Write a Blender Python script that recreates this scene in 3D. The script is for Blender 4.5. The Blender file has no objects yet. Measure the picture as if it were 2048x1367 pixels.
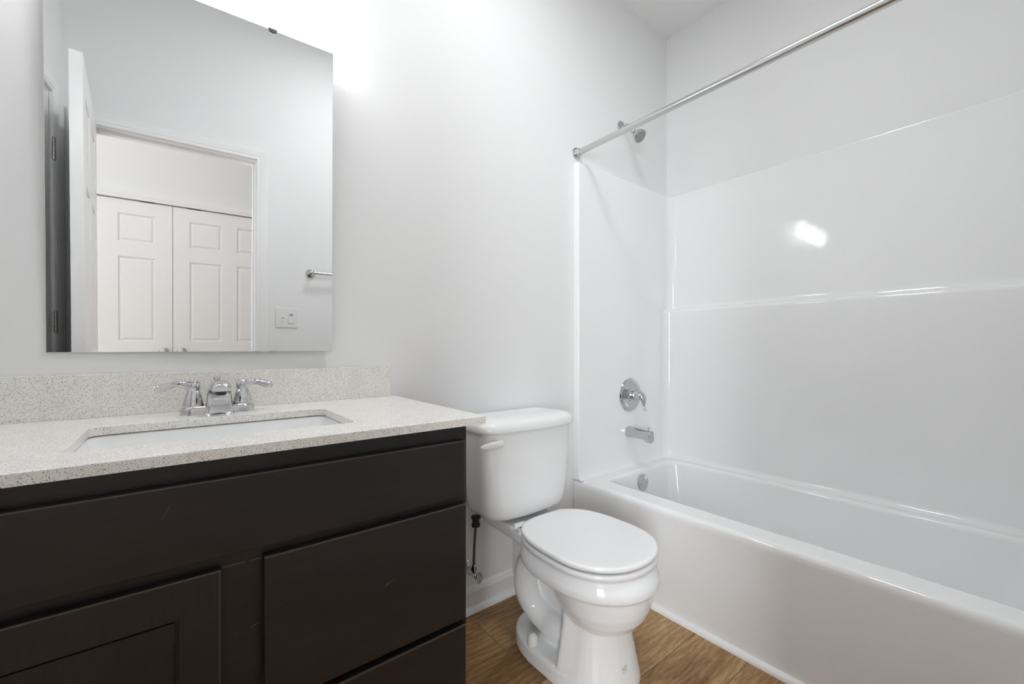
import bpy, bmesh, math, random
from mathutils import Vector, Matrix
random.seed(3)
SC = bpy.context.scene
COL = SC.collection
PI = math.pi

# ------------------------------------------------------------------ camera
F_PX = 845.0
YAW = math.atan((1024 - 358) / F_PX)
cam_d = bpy.data.cameras.new('camera')
cam_d.sensor_fit = 'HORIZONTAL'
cam_d.sensor_width = 36.0
cam_d.lens = F_PX / 2048 * 36.0
cam_d.shift_y = (695.0 - 683.5) / 2048
cam_d.clip_start = 0.02
cam = bpy.data.objects.new('camera', cam_d)
cam.location = (0.0, -1.40, 1.025)
cam.rotation_euler = (PI / 2, 0, -YAW)
COL.objects.link(cam)
SC.camera = cam

# ------------------------------------------------------------------ world, exposure
w = bpy.data.worlds.new('world')
SC.world = w
w.use_nodes = True
w.node_tree.nodes['Background'].inputs[0].default_value = (1, 1, 1, 1)
w.node_tree.nodes['Background'].inputs[1].default_value = 1.2
SC.view_settings.view_transform = 'Standard'
SC.view_settings.look = 'None'
SC.view_settings.gamma = 1.0
SC.view_settings.use_curve_mapping = False
SC.view_settings.exposure = 0.16
SC.cycles.max_bounces = 10
SC.cycles.diffuse_bounces = 6
SC.cycles.glossy_bounces = 5
SC.cycles.sample_clamp_indirect = 6.0

# ------------------------------------------------------------------ light levels (the lamps are built further down)
SHADE_GLOW = 9.0          # frosted vanity shades
BULB_W = 0.4              # each vanity bulb
CEIL_FILL = 28.5           # added fill lamp on the bathroom ceiling, unseen
HALL_FILL = 1.0           # added fill lamp on the hallway ceiling, unseen
DAY_W = 200.0              # daylight from the unseen window added past the hallway

# ------------------------------------------------------------------ room numbers
LX, RX = -0.51, 2.27        # left / right wall
FY = -1.508                 # front wall face
CZ = 2.85                   # ceiling
DOL, DOR, DOT = -0.444, 0.258, 2.037   # bathroom doorway
HY = -2.98                  # far hallway wall

# ------------------------------------------------------------------ materials
def new_mat(name):
    m = bpy.data.materials.new(name)
    m.use_nodes = True
    nt = m.node_tree
    b = nt.nodes['Principled BSDF']
    return m, nt, b

def N(nt, kind, **kw):
    n = nt.nodes.new(kind)
    for k, v in kw.items():
        setattr(n, k, v)
    return n

def coords(nt, scale=(1, 1, 1), rot=(0, 0, 0), loc=(0, 0, 0)):
    tc = N(nt, 'ShaderNodeNewGeometry')
    mp = N(nt, 'ShaderNodeMapping')
    mp.inputs['Scale'].default_value = scale
    mp.inputs['Rotation'].default_value = rot
    mp.inputs['Location'].default_value = loc
    nt.links.new(tc.outputs['Position'], mp.inputs[0])
    return mp.outputs[0]

def plain(name, col, rough, metal=0.0, spec=0.5, bump=0.0, bscale=400, coat=0.0, rvar=0.0):
    """procedural: faint noise in roughness / surface texture"""
    m, nt, b = new_mat(name)
    b.inputs['Base Color'].default_value = (*col, 1)
    b.inputs['Metallic'].default_value = metal
    b.inputs['Specular IOR Level'].default_value = spec
    b.inputs['Coat Weight'].default_value = coat
    c = coords(nt)
    n = N(nt, 'ShaderNodeTexNoise')
    n.inputs['Scale'].default_value = bscale
    n.inputs['Detail'].default_value = 3
    nt.links.new(c, n.inputs['Vector'])
    mr = N(nt, 'ShaderNodeMapRange')
    mr.inputs['To Min'].default_value = max(0.0, rough - rvar)
    mr.inputs['To Max'].default_value = rough + rvar
    nt.links.new(n.outputs['Fac'], mr.inputs['Value'])
    nt.links.new(mr.outputs[0], b.inputs['Roughness'])
    if bump > 0:
        bp = N(nt, 'ShaderNodeBump')
        bp.inputs['Strength'].default_value = bump
        bp.inputs['Distance'].default_value = 0.001
        nt.links.new(n.outputs['Fac'], bp.inputs['Height'])
        nt.links.new(bp.outputs[0], b.inputs['Normal'])
    return m

M = {}
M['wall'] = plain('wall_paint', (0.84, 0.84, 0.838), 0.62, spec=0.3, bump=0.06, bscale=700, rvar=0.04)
M['hall'] = plain('low_bounce_hall_paint', (0.55, 0.55, 0.545), 0.7, spec=0.3, bump=0.05, bscale=600, rvar=0.04)  # unseen hall walls darkened to cut bounce light on the closet doors
M['ceil'] = plain('ceiling_paint', (0.86, 0.86, 0.855), 0.85, spec=0.2, bump=0.05, bscale=500)
M['trim'] = plain('trim_paint', (0.87, 0.87, 0.865), 0.32, bump=0.02, bscale=300, rvar=0.03)
M['gel'] = plain('gelcoat', (0.89, 0.892, 0.89), 0.065, spec=0.5, bump=0.008, bscale=8, rvar=0.02)
M['porcelain'] = plain('porcelain', (0.87, 0.872, 0.872), 0.06, spec=0.55, bscale=30, rvar=0.02)
M['seat'] = plain('seat_enamel', (0.88, 0.88, 0.878), 0.16, bscale=60, rvar=0.03)
M['sink'] = plain('sink_porcelain', (0.86, 0.865, 0.86), 0.06, spec=0.55, bscale=30, rvar=0.02)
M['chrome'] = plain('chrome', (0.60, 0.60, 0.61), 0.05, metal=1.0, bscale=60, rvar=0.02)
M['nickel'] = plain('brushed_nickel', (0.50, 0.49, 0.475), 0.24, metal=1.0, bscale=300, rvar=0.06)
M['steel'] = plain('rod_steel', (0.62, 0.62, 0.61), 0.2, metal=1.0, bscale=500, rvar=0.05, bump=0.05)
M['glass_mirror'] = plain('mirror_silver', (0.93, 0.935, 0.935), 0.0, metal=1.0)
M['mirror_edge'] = plain('mirror_edge', (0.72, 0.74, 0.74), 0.15, spec=0.6)
M['white_plastic'] = plain('white_plastic', (0.8, 0.8, 0.79), 0.3, bscale=200, rvar=0.03)
M['black_plastic'] = plain('black_plastic', (0.012, 0.012, 0.013), 0.35, bscale=200, rvar=0.05)
M['dark_and_backlit_metal'] = plain('dark_and_backlit_metal', (0.06, 0.06, 0.058), 0.4, metal=0.6, bscale=200)
M['grey_plastic'] = plain('grey_plastic', (0.35, 0.35, 0.345), 0.4, bscale=200)
M['void'] = plain('shade_and_speck_black', (0.02, 0.02, 0.02), 0.8)  # near-black: painted closet shade, and the lid speck's own colour
M['red'] = plain('red_ring', (0.30, 0.04, 0.03), 0.3)
M['print'] = plain('printed_ink', (0.12, 0.12, 0.12), 0.6)
M['braid'] = plain('supply_tube', (0.2, 0.2, 0.2), 0.22, metal=0.9, bscale=900, rvar=0.08)
M['scratch'] = plain('scratched_edge', (0.22, 0.19, 0.165), 0.45)
M['wood_edge'] = plain('worn_lit_wood_edge', (0.060, 0.048, 0.042), 0.34, bscale=300, rvar=0.06)  # lacquer wear, plus the lit top edges put into the colour
M['clear'] = None

def mat_clear():
    m, nt, b = new_mat('clear_plastic')
    b.inputs['Base Color'].default_value = (1, 1, 1, 1)
    b.inputs['Transmission Weight'].default_value = 1.0
    b.inputs['Roughness'].default_value = 0.08
    b.inputs['IOR'].default_value = 1.45
    return m
M['clear'] = mat_clear()

def mat_glow(name, strength, col=(0.955, 0.975, 1.0)):
    m, nt, b = new_mat(name)
    b.inputs['Base Color'].default_value = (0.85, 0.85, 0.84, 1)
    b.inputs['Roughness'].default_value = 0.3
    b.inputs['Emission Color'].default_value = (*col, 1)
    b.inputs['Emission Strength'].default_value = strength
    return m
M['shade'] = mat_glow('frosted_shade', SHADE_GLOW)
M['lens'] = mat_glow('ceiling_fill_lens', CEIL_FILL)
M['hall_fill_lens'] = mat_glow('hall_fill_lens', HALL_FILL)

def mat_quartz():
    m, nt, b = new_mat('quartz')
    c = coords(nt)
    big = N(nt, 'ShaderNodeTexNoise')
    big.inputs['Scale'].default_value = 22
    big.inputs['Detail'].default_value = 4
    nt.links.new(c, big.inputs['Vector'])
    rp = N(nt, 'ShaderNodeValToRGB')
    rp.color_ramp.elements[0].position = 0.35
    rp.color_ramp.elements[0].color = (0.86, 0.83, 0.785, 1)
    rp.color_ramp.elements[1].position = 0.65
    rp.color_ramp.elements[1].color = (0.90, 0.89, 0.85, 1)
    nt.links.new(big.outputs['Fac'], rp.inputs['Fac'])
    prev = rp.outputs['Color']
    for scale, thr, keep, col in ((400, 0.30, 0.66, (0.13, 0.115, 0.09, 1)),
                                  (620, 0.34, 0.45, (0.36, 0.33, 0.27, 1)),
                                  (420, 0.32, 0.55, (0.85, 0.84, 0.80, 1))):
        v = N(nt, 'ShaderNodeTexVoronoi')
        v.inputs['Scale'].default_value = scale
        nt.links.new(c, v.inputs['Vector'])
        lt = N(nt, 'ShaderNodeMath', operation='LESS_THAN')
        lt.inputs[1].default_value = thr
        nt.links.new(v.outputs['Distance'], lt.inputs[0])
        sp = N(nt, 'ShaderNodeSeparateColor')
        nt.links.new(v.outputs['Color'], sp.inputs[0])
        gt = N(nt, 'ShaderNodeMath', operation='GREATER_THAN')
        gt.inputs[1].default_value = keep
        nt.links.new(sp.outputs[0], gt.inputs[0])
        mu = N(nt, 'ShaderNodeMath', operation='MULTIPLY')
        nt.links.new(lt.outputs[0], mu.inputs[0])
        nt.links.new(gt.outputs[0], mu.inputs[1])
        mx = N(nt, 'ShaderNodeMix', data_type='RGBA')
        nt.links.new(mu.outputs[0], mx.inputs['Factor'])
        nt.links.new(prev, mx.inputs['A'])
        mx.inputs['B'].default_value = col
        prev = mx.outputs['Result']
    nt.links.new(prev, b.inputs['Base Color'])
    b.inputs['Roughness'].default_value = 0.22
    b.inputs['Specular IOR Level'].default_value = 0.5
    return m
M['quartz'] = mat_quartz()

def mat_espresso(name, axis):
    """dark stained maple: fine grain streaks along one axis, faint red-brown blotches"""
    m, nt, b = new_mat(name)
    s = [260, 260, 260]
    s['xyz'.index(axis)] = 9
    c = coords(nt, scale=tuple(s))
    g = N(nt, 'ShaderNodeTexNoise')
    g.inputs['Scale'].default_value = 1.0
    g.inputs['Detail'].default_value = 5
    g.inputs['Roughness'].default_value = 0.65
    nt.links.new(c, g.inputs['Vector'])
    s2 = [9, 9, 9]
    s2['xyz'.index(axis)] = 2.5
    c2 = coords(nt, scale=tuple(s2))
    bl = N(nt, 'ShaderNodeTexNoise')
    bl.inputs['Scale'].default_value = 1.0
    bl.inputs['Detail'].default_value = 3
    nt.links.new(c2, bl.inputs['Vector'])
    r1 = N(nt, 'ShaderNodeValToRGB')
    r1.color_ramp.elements[0].position = 0.3
    r1.color_ramp.elements[0].color = (0.0088, 0.0076, 0.0079, 1)
    r1.color_ramp.elements[1].position = 0.75
    r1.color_ramp.elements[1].color = (0.0195, 0.0130, 0.0113, 1)
    nt.links.new(bl.outputs['Fac'], r1.inputs['Fac'])
    mx = N(nt, 'ShaderNodeMix', data_type='RGBA')
    mx.blend_type = 'MULTIPLY'
    mx.inputs['Factor'].default_value = 0.55
    nt.links.new(r1.outputs['Color'], mx.inputs['A'])
    r2 = N(nt, 'ShaderNodeValToRGB')
    r2.color_ramp.elements[0].position = 0.35
    r2.color_ramp.elements[0].color = (0.55, 0.55, 0.55, 1)
    r2.color_ramp.elements[1].position = 0.62
    r2.color_ramp.elements[1].color = (1.2, 1.2, 1.2, 1)
    nt.links.new(g.outputs['Fac'], r2.inputs['Fac'])
    nt.links.new(r2.outputs['Color'], mx.inputs['B'])
    nt.links.new(mx.outputs['Result'], b.inputs['Base Color'])
    mr = N(nt, 'ShaderNodeMapRange')
    mr.inputs['To Min'].default_value = 0.32
    mr.inputs['To Max'].default_value = 0.44
    nt.links.new(bl.outputs['Fac'], mr.inputs['Value'])
    nt.links.new(mr.outputs[0], b.inputs['Roughness'])
    b.inputs['Specular IOR Level'].default_value = 0.5
    bp = N(nt, 'ShaderNodeBump')
    bp.inputs['Strength'].default_value = 0.08
    bp.inputs['Distance'].default_value = 0.0005
    nt.links.new(g.outputs['Fac'], bp.inputs['Height'])
    nt.links.new(bp.outputs[0], b.inputs['Normal'])
    return m
M['wood_h'] = mat_espresso('espresso_wood_horizontal', 'x')
M['wood_v'] = mat_espresso('espresso_wood_vertical', 'z')

def mat_floor():
    m, nt, b = new_mat('vinyl_plank')
    c = coords(nt, loc=(0.35, 0.082 + 0.178 * 20, 0))
    br = N(nt, 'ShaderNodeTexBrick')
    br.inputs['Scale'].default_value = 1.0
    br.inputs['Brick Width'].default_value = 1.22
    br.inputs['Row Height'].default_value = 0.178
    br.inputs['Mortar Size'].default_value = 0.0011
    br.inputs['Mortar Smooth'].default_value = 0.3
    br.offset = 0.37
    br.offset_frequency = 2
    br.inputs['Color1'].default_value = (0, 0, 0, 1)
    br.inputs['Color2'].default_value = (1, 1, 1, 1)
    br.inputs['Mortar'].default_value = (0.5, 0.5, 0.5, 1)
    nt.links.new(c, br.inputs['Vector'])
    # grain, offset per plank
    geo = N(nt, 'ShaderNodeNewGeometry')
    off = N(nt, 'ShaderNodeVectorMath', operation='SCALE')
    off.inputs[3].default_value = 7.3
    nt.links.new(br.outputs['Color'], off.inputs[0])
    add = N(nt, 'ShaderNodeVectorMath', operation='ADD')
    nt.links.new(geo.outputs['Position'], add.inputs[0])
    nt.links.new(off.outputs[0], add.inputs[1])
    def stretched(sx, sy, detail, dist=0.0):
        mp = N(nt, 'ShaderNodeMapping')
        mp.inputs['Scale'].default_value = (sx, sy, 1)
        nt.links.new(add.outputs[0], mp.inputs[0])
        n = N(nt, 'ShaderNodeTexNoise')
        n.inputs['Scale'].default_value = 1.0
        n.inputs['Detail'].default_value = detail
        n.inputs['Roughness'].default_value = 0.62
        n.inputs['Distortion'].default_value = dist
        nt.links.new(mp.outputs[0], n.inputs['Vector'])
        return n.outputs['Fac']
    broad = stretched(2.2, 9, 5, 0.8)
    fine = stretched(24, 300, 5, 0.3)
    rings = N(nt, 'ShaderNodeTexWave')
    rings.bands_direction = 'Y'
    rings.inputs['Scale'].default_value = 9.0
    rings.inputs['Distortion'].default_value = 9.0
    rings.inputs['Detail'].default_value = 3.0
    rings.inputs['Detail Scale'].default_value = 1.6
    mp = N(nt, 'ShaderNodeMapping')
    mp.inputs['Scale'].default_value = (0.35, 1.6, 1)
    nt.links.new(add.outputs[0], mp.inputs[0])
    nt.links.new(mp.outputs[0], rings.inputs['Vector'])
    rp = N(nt, 'ShaderNodeValToRGB')
    e = rp.color_ramp.elements
    e[0].position = 0.28
    e[0].color = (0.190, 0.098, 0.034, 1)
    e[1].position = 0.74
    e[1].color = (0.56, 0.375, 0.190, 1)
    mid = e.new(0.5)
    mid.color = (0.365, 0.212, 0.092, 1)
    mixf = N(nt, 'ShaderNodeMath', operation='MULTIPLY_ADD')
    mixf.inputs[1].default_value = 0.12
    nt.links.new(rings.outputs['Fac'], mixf.inputs[0])
    sub = N(nt, 'ShaderNodeMath', operation='MULTIPLY_ADD')
    sub.inputs[1].default_value = 0.16
    sub.inputs[2].default_value = -0.14
    nt.links.new(br.outputs['Color'], sub.inputs[0])
    ad = N(nt, 'ShaderNodeMath', operation='ADD')
    nt.links.new(broad, ad.inputs[0])
    nt.links.new(sub.outputs[0], ad.inputs[1])
    nt.links.new(ad.outputs[0], mixf.inputs[2])
    nt.links.new(mixf.outputs[0], rp.inputs['Fac'])
    mx = N(nt, 'ShaderNodeMix', data_type='RGBA')
    mx.blend_type = 'MULTIPLY'
    mx.inputs['Factor'].default_value = 0.75
    r2 = N(nt, 'ShaderNodeValToRGB')
    r2.color_ramp.elements[0].position = 0.36
    r2.color_ramp.elements[0].color = (0.55, 0.49, 0.43, 1)
    r2.color_ramp.elements[1].position = 0.6
    r2.color_ramp.elements[1].color = (1.12, 1.12, 1.12, 1)
    nt.links.new(fine, r2.inputs['Fac'])
    nt.links.new(rp.outputs['Color'], mx.inputs['A'])
    nt.links.new(r2.outputs['Color'], mx.inputs['B'])
    mm = N(nt, 'ShaderNodeMix', data_type='RGBA')
    nt.links.new(br.outputs['Fac'], mm.inputs['Factor'])
    nt.links.new(mx.outputs['Result'], mm.inputs['A'])
    mm.inputs['B'].default_value = (0.06, 0.032, 0.012, 1)
    nt.links.new(mm.outputs['Result'], b.inputs['Base Color'])
    b.inputs['Roughness'].default_value = 0.42
    b.inputs['Specular IOR Level'].default_value = 0.35
    bp = N(nt, 'ShaderNodeBump')
    bp.inputs['Strength'].default_value = 0.15
    bp.inputs['Distance'].default_value = 0.0008
    nt.links.new(fine, bp.inputs['Height'])
    nt.links.new(bp.outputs[0], b.inputs['Normal'])
    return m
M['floor'] = mat_floor()

# ------------------------------------------------------------------ mesh helpers
def root_of(o):
    while o.parent:
        o = o.parent
    return o

def obj(name, bm, mat, parent=None, smooth=True, angle=35, local=False, weighted=True):
    """bm is in world coordinates (or the root's own space when local)"""
    bmesh.ops.remove_doubles(bm, verts=bm.verts, dist=1e-6)
    bmesh.ops.recalc_face_normals(bm, faces=bm.faces)
    if parent is not None and not local:
        bmesh.ops.translate(bm, verts=bm.verts, vec=-root_of(parent).location)
    me = bpy.data.meshes.new(name)
    if smooth:
        for f in bm.faces:
            f.smooth = True
    bm.to_mesh(me)
    bm.free()
    if smooth:
        me.set_sharp_from_angle(angle=math.radians(angle))
    mats = mat if isinstance(mat, (list, tuple)) else [mat]
    for mm in mats:
        me.materials.append(mm)
    o = bpy.data.objects.new(name, me)
    COL.objects.link(o)
    if parent is not None:
        o.parent = parent
    if smooth and weighted:
        wn = o.modifiers.new('weighted_normals', 'WEIGHTED_NORMAL')
        wn.keep_sharp = True
        wn.weight = 70
    return o

def thing(name, label, cat, loc, group=None):
    o = bpy.data.objects.new(name, None)
    o.empty_display_size = 0.05
    o.location = loc
    COL.objects.link(o)
    o['label'] = label
    o['category'] = cat
    if group:
        o['group'] = group
    return o

def struct(o, label, cat):
    o['kind'] = 'structure'
    o['label'] = label
    o['category'] = cat
    return o

def box(bm, x0, x1, y0, y1, z0, z1, bev=0.0, seg=2):
    vs = [bm.verts.new((x, y, z)) for x in (x0, x1) for y in (y0, y1) for z in (z0, z1)]
    fs = [bm.faces.new([vs[i] for i in q]) for q in
          ((0, 1, 3, 2), (4, 6, 7, 5), (0, 4, 5, 1), (2, 3, 7, 6), (0, 2, 6, 4), (1, 5, 7, 3))]
    if bev > 0:
        es = list({e for f in fs for e in f.edges})
        bmesh.ops.bevel(bm, geom=es, offset=bev, segments=seg, profile=0.5, affect='EDGES')
    return vs

def loft(bm, loops, cap0=True, cap1=True, closed=True, ring=False):
    L = [[bm.verts.new(p) for p in lp] for lp in loops]
    n = len(L[0])
    pairs = list(zip(L[:-1], L[1:]))
    if ring:
        pairs.append((L[-1], L[0]))
    for a, b in pairs:
        for i in range(n if closed else n - 1):
            j = (i + 1) % n
            try:
                bm.faces.new((a[i], a[j], b[j], b[i]))
            except ValueError:
                pass
    if cap0 and not ring:
        bm.faces.new(L[0][::-1])
    if cap1 and not ring:
        bm.faces.new(L[-1])
    return L

def frame(d):
    d = Vector(d).normalized()
    up = Vector((0, 0, 1)) if abs(d.z) < 0.9 else Vector((0, 1, 0))
    u = d.cross(up).normalized()
    v = u.cross(d).normalized()
    return d, u, v

def lathe(bm, prof, origin, axis, seg=32, cap0=True, cap1=True):
    """prof: list of (radius, distance along axis)"""
    d, u, v = frame(axis)
    o = Vector(origin)
    loops = []
    for r, h in prof:
        r = max(r, 1e-5)
        loops.append([o + d * h + (u * math.cos(t) + v * math.sin(t)) * r
                      for t in [2 * PI * i / seg for i in range(seg)]])
    loft(bm, loops, cap0, cap1)

def tube(bm, pts, rad, seg=16, flat=None, cap=True):
    """sweep a circle (or ellipse: flat = (ku, kv)) along points"""
    P = [Vector(p) for p in pts]
    R = rad if isinstance(rad, (list, tuple)) else [rad] * len(P)
    Fl = flat if isinstance(flat, list) else [flat or (1, 1)] * len(P)
    tang = []
    for i in range(len(P)):
        a = P[max(i - 1, 0)]
        b = P[min(i + 1, len(P) - 1)]
        tang.append((b - a).normalized())
    _, u, v = frame(tang[0])
    loops = []
    for i, p in enumerate(P):
        t = tang[i]
        u = (u - t * u.dot(t)).normalized()
        v = t.cross(u).normalized()
        loops.append([p + u * (math.cos(k) * R[i] * Fl[i][0]) + v * (math.sin(k) * R[i] * Fl[i][1])
                      for k in [2 * PI * j / seg for j in range(seg)]])
    loft(bm, loops, cap, cap)

def smooth_path(pts, n=6):
    """Catmull-Rom through points"""
    P = [Vector(p) for p in pts]
    out = []
    for i in range(len(P) - 1):
        p0 = P[max(i - 1, 0)]
        p1, p2 = P[i], P[i + 1]
        p3 = P[min(i + 2, len(P) - 1)]
        for k in range(n):
            t = k / n
            out.append(0.5 * ((2 * p1) + (p2 - p0) * t + (2 * p0 - 5 * p1 + 4 * p2 - p3) * t * t
                              + (3 * p1 - p0 - 3 * p2 + p3) * t ** 3))
    out.append(P[-1])
    return out

def rrect(x0, x1, y0, y1, r, z, seg=6):
    """rounded rectangle loop in a horizontal plane"""
    out = []
    for cx, cy, a0 in ((x1 - r, y1 - r, 0), (x0 + r, y1 - r, PI / 2), (x0 + r, y0 + r, PI), (x1 - r, y0 + r, 1.5 * PI)):
        for k in range(seg + 1):
            a = a0 + PI / 2 * k / seg
            out.append((cx + r * math.cos(a), cy + r * math.sin(a), z))
    return out

def disk_loop(cx, cy, z, rx, ry, n=32):
    return [(cx + rx * math.cos(2 * PI * i / n), cy + ry * math.sin(2 * PI * i / n), z) for i in range(n)]

def profile_extrude(bm, prof, a, b, fn):
    """sweep an open/closed 2-D profile between parameter a and b; fn(t, p, q) -> point"""
    loft(bm, [[fn(a, p, q) for p, q in prof], [fn(b, p, q) for p, q in prof]], True, True)

# ------------------------------------------------------------------ room shell
def wall_with_hole(bm, lo, hi, z0, z1, h0, h1, hz, y0, y1, axis='x'):
    def bx(a, b, c, d):
        if axis == 'x':
            box(bm, a, b, y0, y1, c, d)
        else:
            box(bm, y0, y1, a, b, c, d)
    bx(lo, h0, z0, z1)
    bx(h1, hi, z0, z1)
    bx(h0, h1, hz, z1)

bm = bmesh.new(); box(bm, -2.8, 2.6, -5.4, 0.12, -0.1, 0.0)
struct(obj('floor', bm, M['floor'], smooth=False), 'brown oak-look plank floor', 'floor')
bm = bmesh.new(); box(bm, -2.8, 2.6, -5.4, 0.12, CZ, CZ + 0.1)
struct(obj('ceiling', bm, M['ceil'], smooth=False), 'flat white ceiling above the tub', 'ceiling')
bm = bmesh.new(); box(bm, LX - 0.11, RX + 0.11, 0.0, 0.12, 0, CZ)
struct(obj('wall_back', bm, M['wall'], smooth=False), 'pale grey wall behind the mirror and toilet', 'wall')
bm = bmesh.new(); box(bm, RX, RX + 0.11, -1.62, 0.0, 0, CZ)
struct(obj('wall_right', bm, M['wall'], smooth=False), 'pale grey wall above the long side of the tub surround', 'wall')
LDO0, LDO1 = -1.285, -0.675     # linen-closet door opening in the left wall
bm = bmesh.new()
wall_with_hole(bm, -1.62, 0.0, 0, CZ, LDO0, LDO1, DOT + 0.03, LX - 0.11, LX, axis='y')
struct(obj('wall_left', bm, M['wall'], smooth=False), 'pale wall seen at the left edge of the mirror', 'wall')
bm = bmesh.new()
wall_with_hole(bm, LX, RX, 0, CZ, DOL - 0.018, DOR + 0.018, DOT + 0.018, FY - 0.11, FY)
struct(obj('wall_front', bm, M['wall'], smooth=False), 'pale wall with the doorway, seen in the mirror', 'wall')
CDL, CDR, CDT = -0.972, 0.543, 2.035    # hallway closet opening
bm = bmesh.new()
wall_with_hole(bm, -1.25, 2.6, 0, CZ, CDL, CDR, CDT, HY - 0.11, HY)
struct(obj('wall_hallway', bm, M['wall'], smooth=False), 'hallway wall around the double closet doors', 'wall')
WX = -2.70
WY0, WY1, WZ0, WZ1 = -4.80, -2.95, 0.35, 2.25      # unseen window and room, added to send daylight through the doorway
bm = bmesh.new()
box(bm, WX - 0.1, WX, -5.3, WY0, 0, CZ)
box(bm, WX - 0.1, WX, WY1, FY - 0.11, 0, CZ)
box(bm, WX - 0.1, WX, WY0, WY1, 0, WZ0)
box(bm, WX - 0.1, WX, WY0, WY1, WZ1, CZ)
struct(obj('wall_hallway_left', bm, M['hall'], smooth=False), 'window wall of the unseen room added past the hallway for daylight', 'wall')
bm = bmesh.new()
box(bm, -1.25, -1.15, -5.3, HY - 0.11, 0, CZ)
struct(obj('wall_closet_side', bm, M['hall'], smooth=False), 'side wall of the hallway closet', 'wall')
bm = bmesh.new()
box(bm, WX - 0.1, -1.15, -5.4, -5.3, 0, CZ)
struct(obj('wall_hallway_end', bm, M['hall'], smooth=False), 'far wall of the unseen room added past the hallway', 'wall')
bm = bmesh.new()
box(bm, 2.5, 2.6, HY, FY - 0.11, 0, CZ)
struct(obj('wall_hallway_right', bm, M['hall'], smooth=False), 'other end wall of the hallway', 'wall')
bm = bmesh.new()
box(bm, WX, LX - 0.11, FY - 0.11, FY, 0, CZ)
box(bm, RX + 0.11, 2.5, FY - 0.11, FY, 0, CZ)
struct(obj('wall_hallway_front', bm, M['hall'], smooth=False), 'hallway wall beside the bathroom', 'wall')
bm = bmesh.new()
for a, b, c, d in ((WY0, WY0 + 0.04, WZ0, WZ1), (WY1 - 0.04, WY1, WZ0, WZ1), (WY0 + 0.04, WY1 - 0.04, WZ0, WZ0 + 0.04), (WY0 + 0.04, WY1 - 0.04, WZ1 - 0.04, WZ1),
                   (WY0 + 0.04, WY1 - 0.04, 1.28, 1.32), (-3.52, -3.48, WZ0 + 0.04, 1.28), (-3.52, -3.48, 1.32, WZ1 - 0.04)):
    box(bm, WX - 0.09, WX - 0.03, a, b, c, d)
struct(obj('unseen_window_1', bm, M['trim'], smooth=False), 'white frame of the unseen window added for daylight through the doorway', 'window')
dl = bpy.data.lights.new('unseen_window_daylight', 'AREA')
dl.shape = 'RECTANGLE'
dl.size, dl.size_y = WY1 - WY0 - 0.04, WZ1 - WZ0 - 0.04
dl.energy = DAY_W
dl.color = (0.90, 0.95, 1.0)
do = bpy.data.objects.new('unseen_window_daylight', dl)
do.location = (WX - 0.015, (WY0 + WY1) / 2, (WZ0 + WZ1) / 2)
do.rotation_euler = (PI / 2, 0, -PI / 2)
COL.objects.link(do)

# baseboards: profile (out, up)
BB = [(0, 0), (0.0125, 0), (0.0125, 0.066), (0.0135, 0.069), (0.0135, 0.075), (0.010, 0.080), (0.0085, 0.088), (0.0045, 0.094), (0, 0.096)]
SHOE = [(0.0125, 0), (0.0305, 0)] + [(0.0125 + 0.018 * math.cos(a), 0.019 * math.sin(a)) for a in [PI / 2 * k / 6 for k in range(1, 7)]]
TUBX = 1.475
bm = bmesh.new()
profile_extrude(bm, BB, 0.546, TUBX - 0.001, lambda t, p, q: (t, -p, q))
profile_extrude(bm, SHOE, 0.546, TUBX - 0.001, lambda t, p, q: (t, -p, q))
struct(obj('baseboard_back', bm, M['trim']), 'white baseboard behind the toilet', 'baseboard')
bm = bmesh.new()
profile_extrude(bm, BB, DOR + 0.064, TUBX - 0.001, lambda t, p, q: (t, FY + p, q))
struct(obj('baseboard_front', bm, M['trim']), 'white baseboard beside the doorway', 'baseboard')
bm = bmesh.new()
QR = [(0, 0), (0.019, 0)] + [(0.019 * math.cos(a), 0.019 * math.sin(a)) for a in [PI / 2 * k / 8 for k in range(1, 9)]]
profile_extrude(bm, QR, -0.032, FY + 0.014, lambda t, p, q: (TUBX - 0.0005 - p, t, q))
struct(obj('trim_tub', bm, M['trim']), 'white quarter-round strip along the foot of the tub', 'trim')

# door casing: profile across the width (w from the opening outwards, thickness)
CAS = [(0, 0), (0, 0.010), (0.004, 0.0125), (0.010, 0.0125), (0.013, 0.0105), (0.017, 0.0105), (0.021, 0.0135), (0.040, 0.0165),
       (0.046, 0.0175), (0.055, 0.0175), (0.0575, 0.016), (0.0575, 0)]
def casing(bm, x0, x1, zt, plane, outdir, axis='x', width=None):
    """mitred casing round an opening x0..x1 up to zt on a wall plane; outdir = +-1 the way it faces"""
    k = 1.0 if width is None else width / 0.0575
    def pt(a, b, c):
        return (a, b, c) if axis == 'x' else (b, a, c)
    A = [[pt(x0 - p * k, plane + outdir * q, 0.0) for p, q in CAS],
         [pt(x0 - p * k, plane + outdir * q, zt + p * k) for p, q in CAS],
         [pt(x1 + p * k, plane + outdir * q, zt + p * k) for p, q in CAS],
         [pt(x1 + p * k, plane + outdir * q, 0.0) for p, q in CAS]]
    loft(bm, A, True, True)

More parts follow.
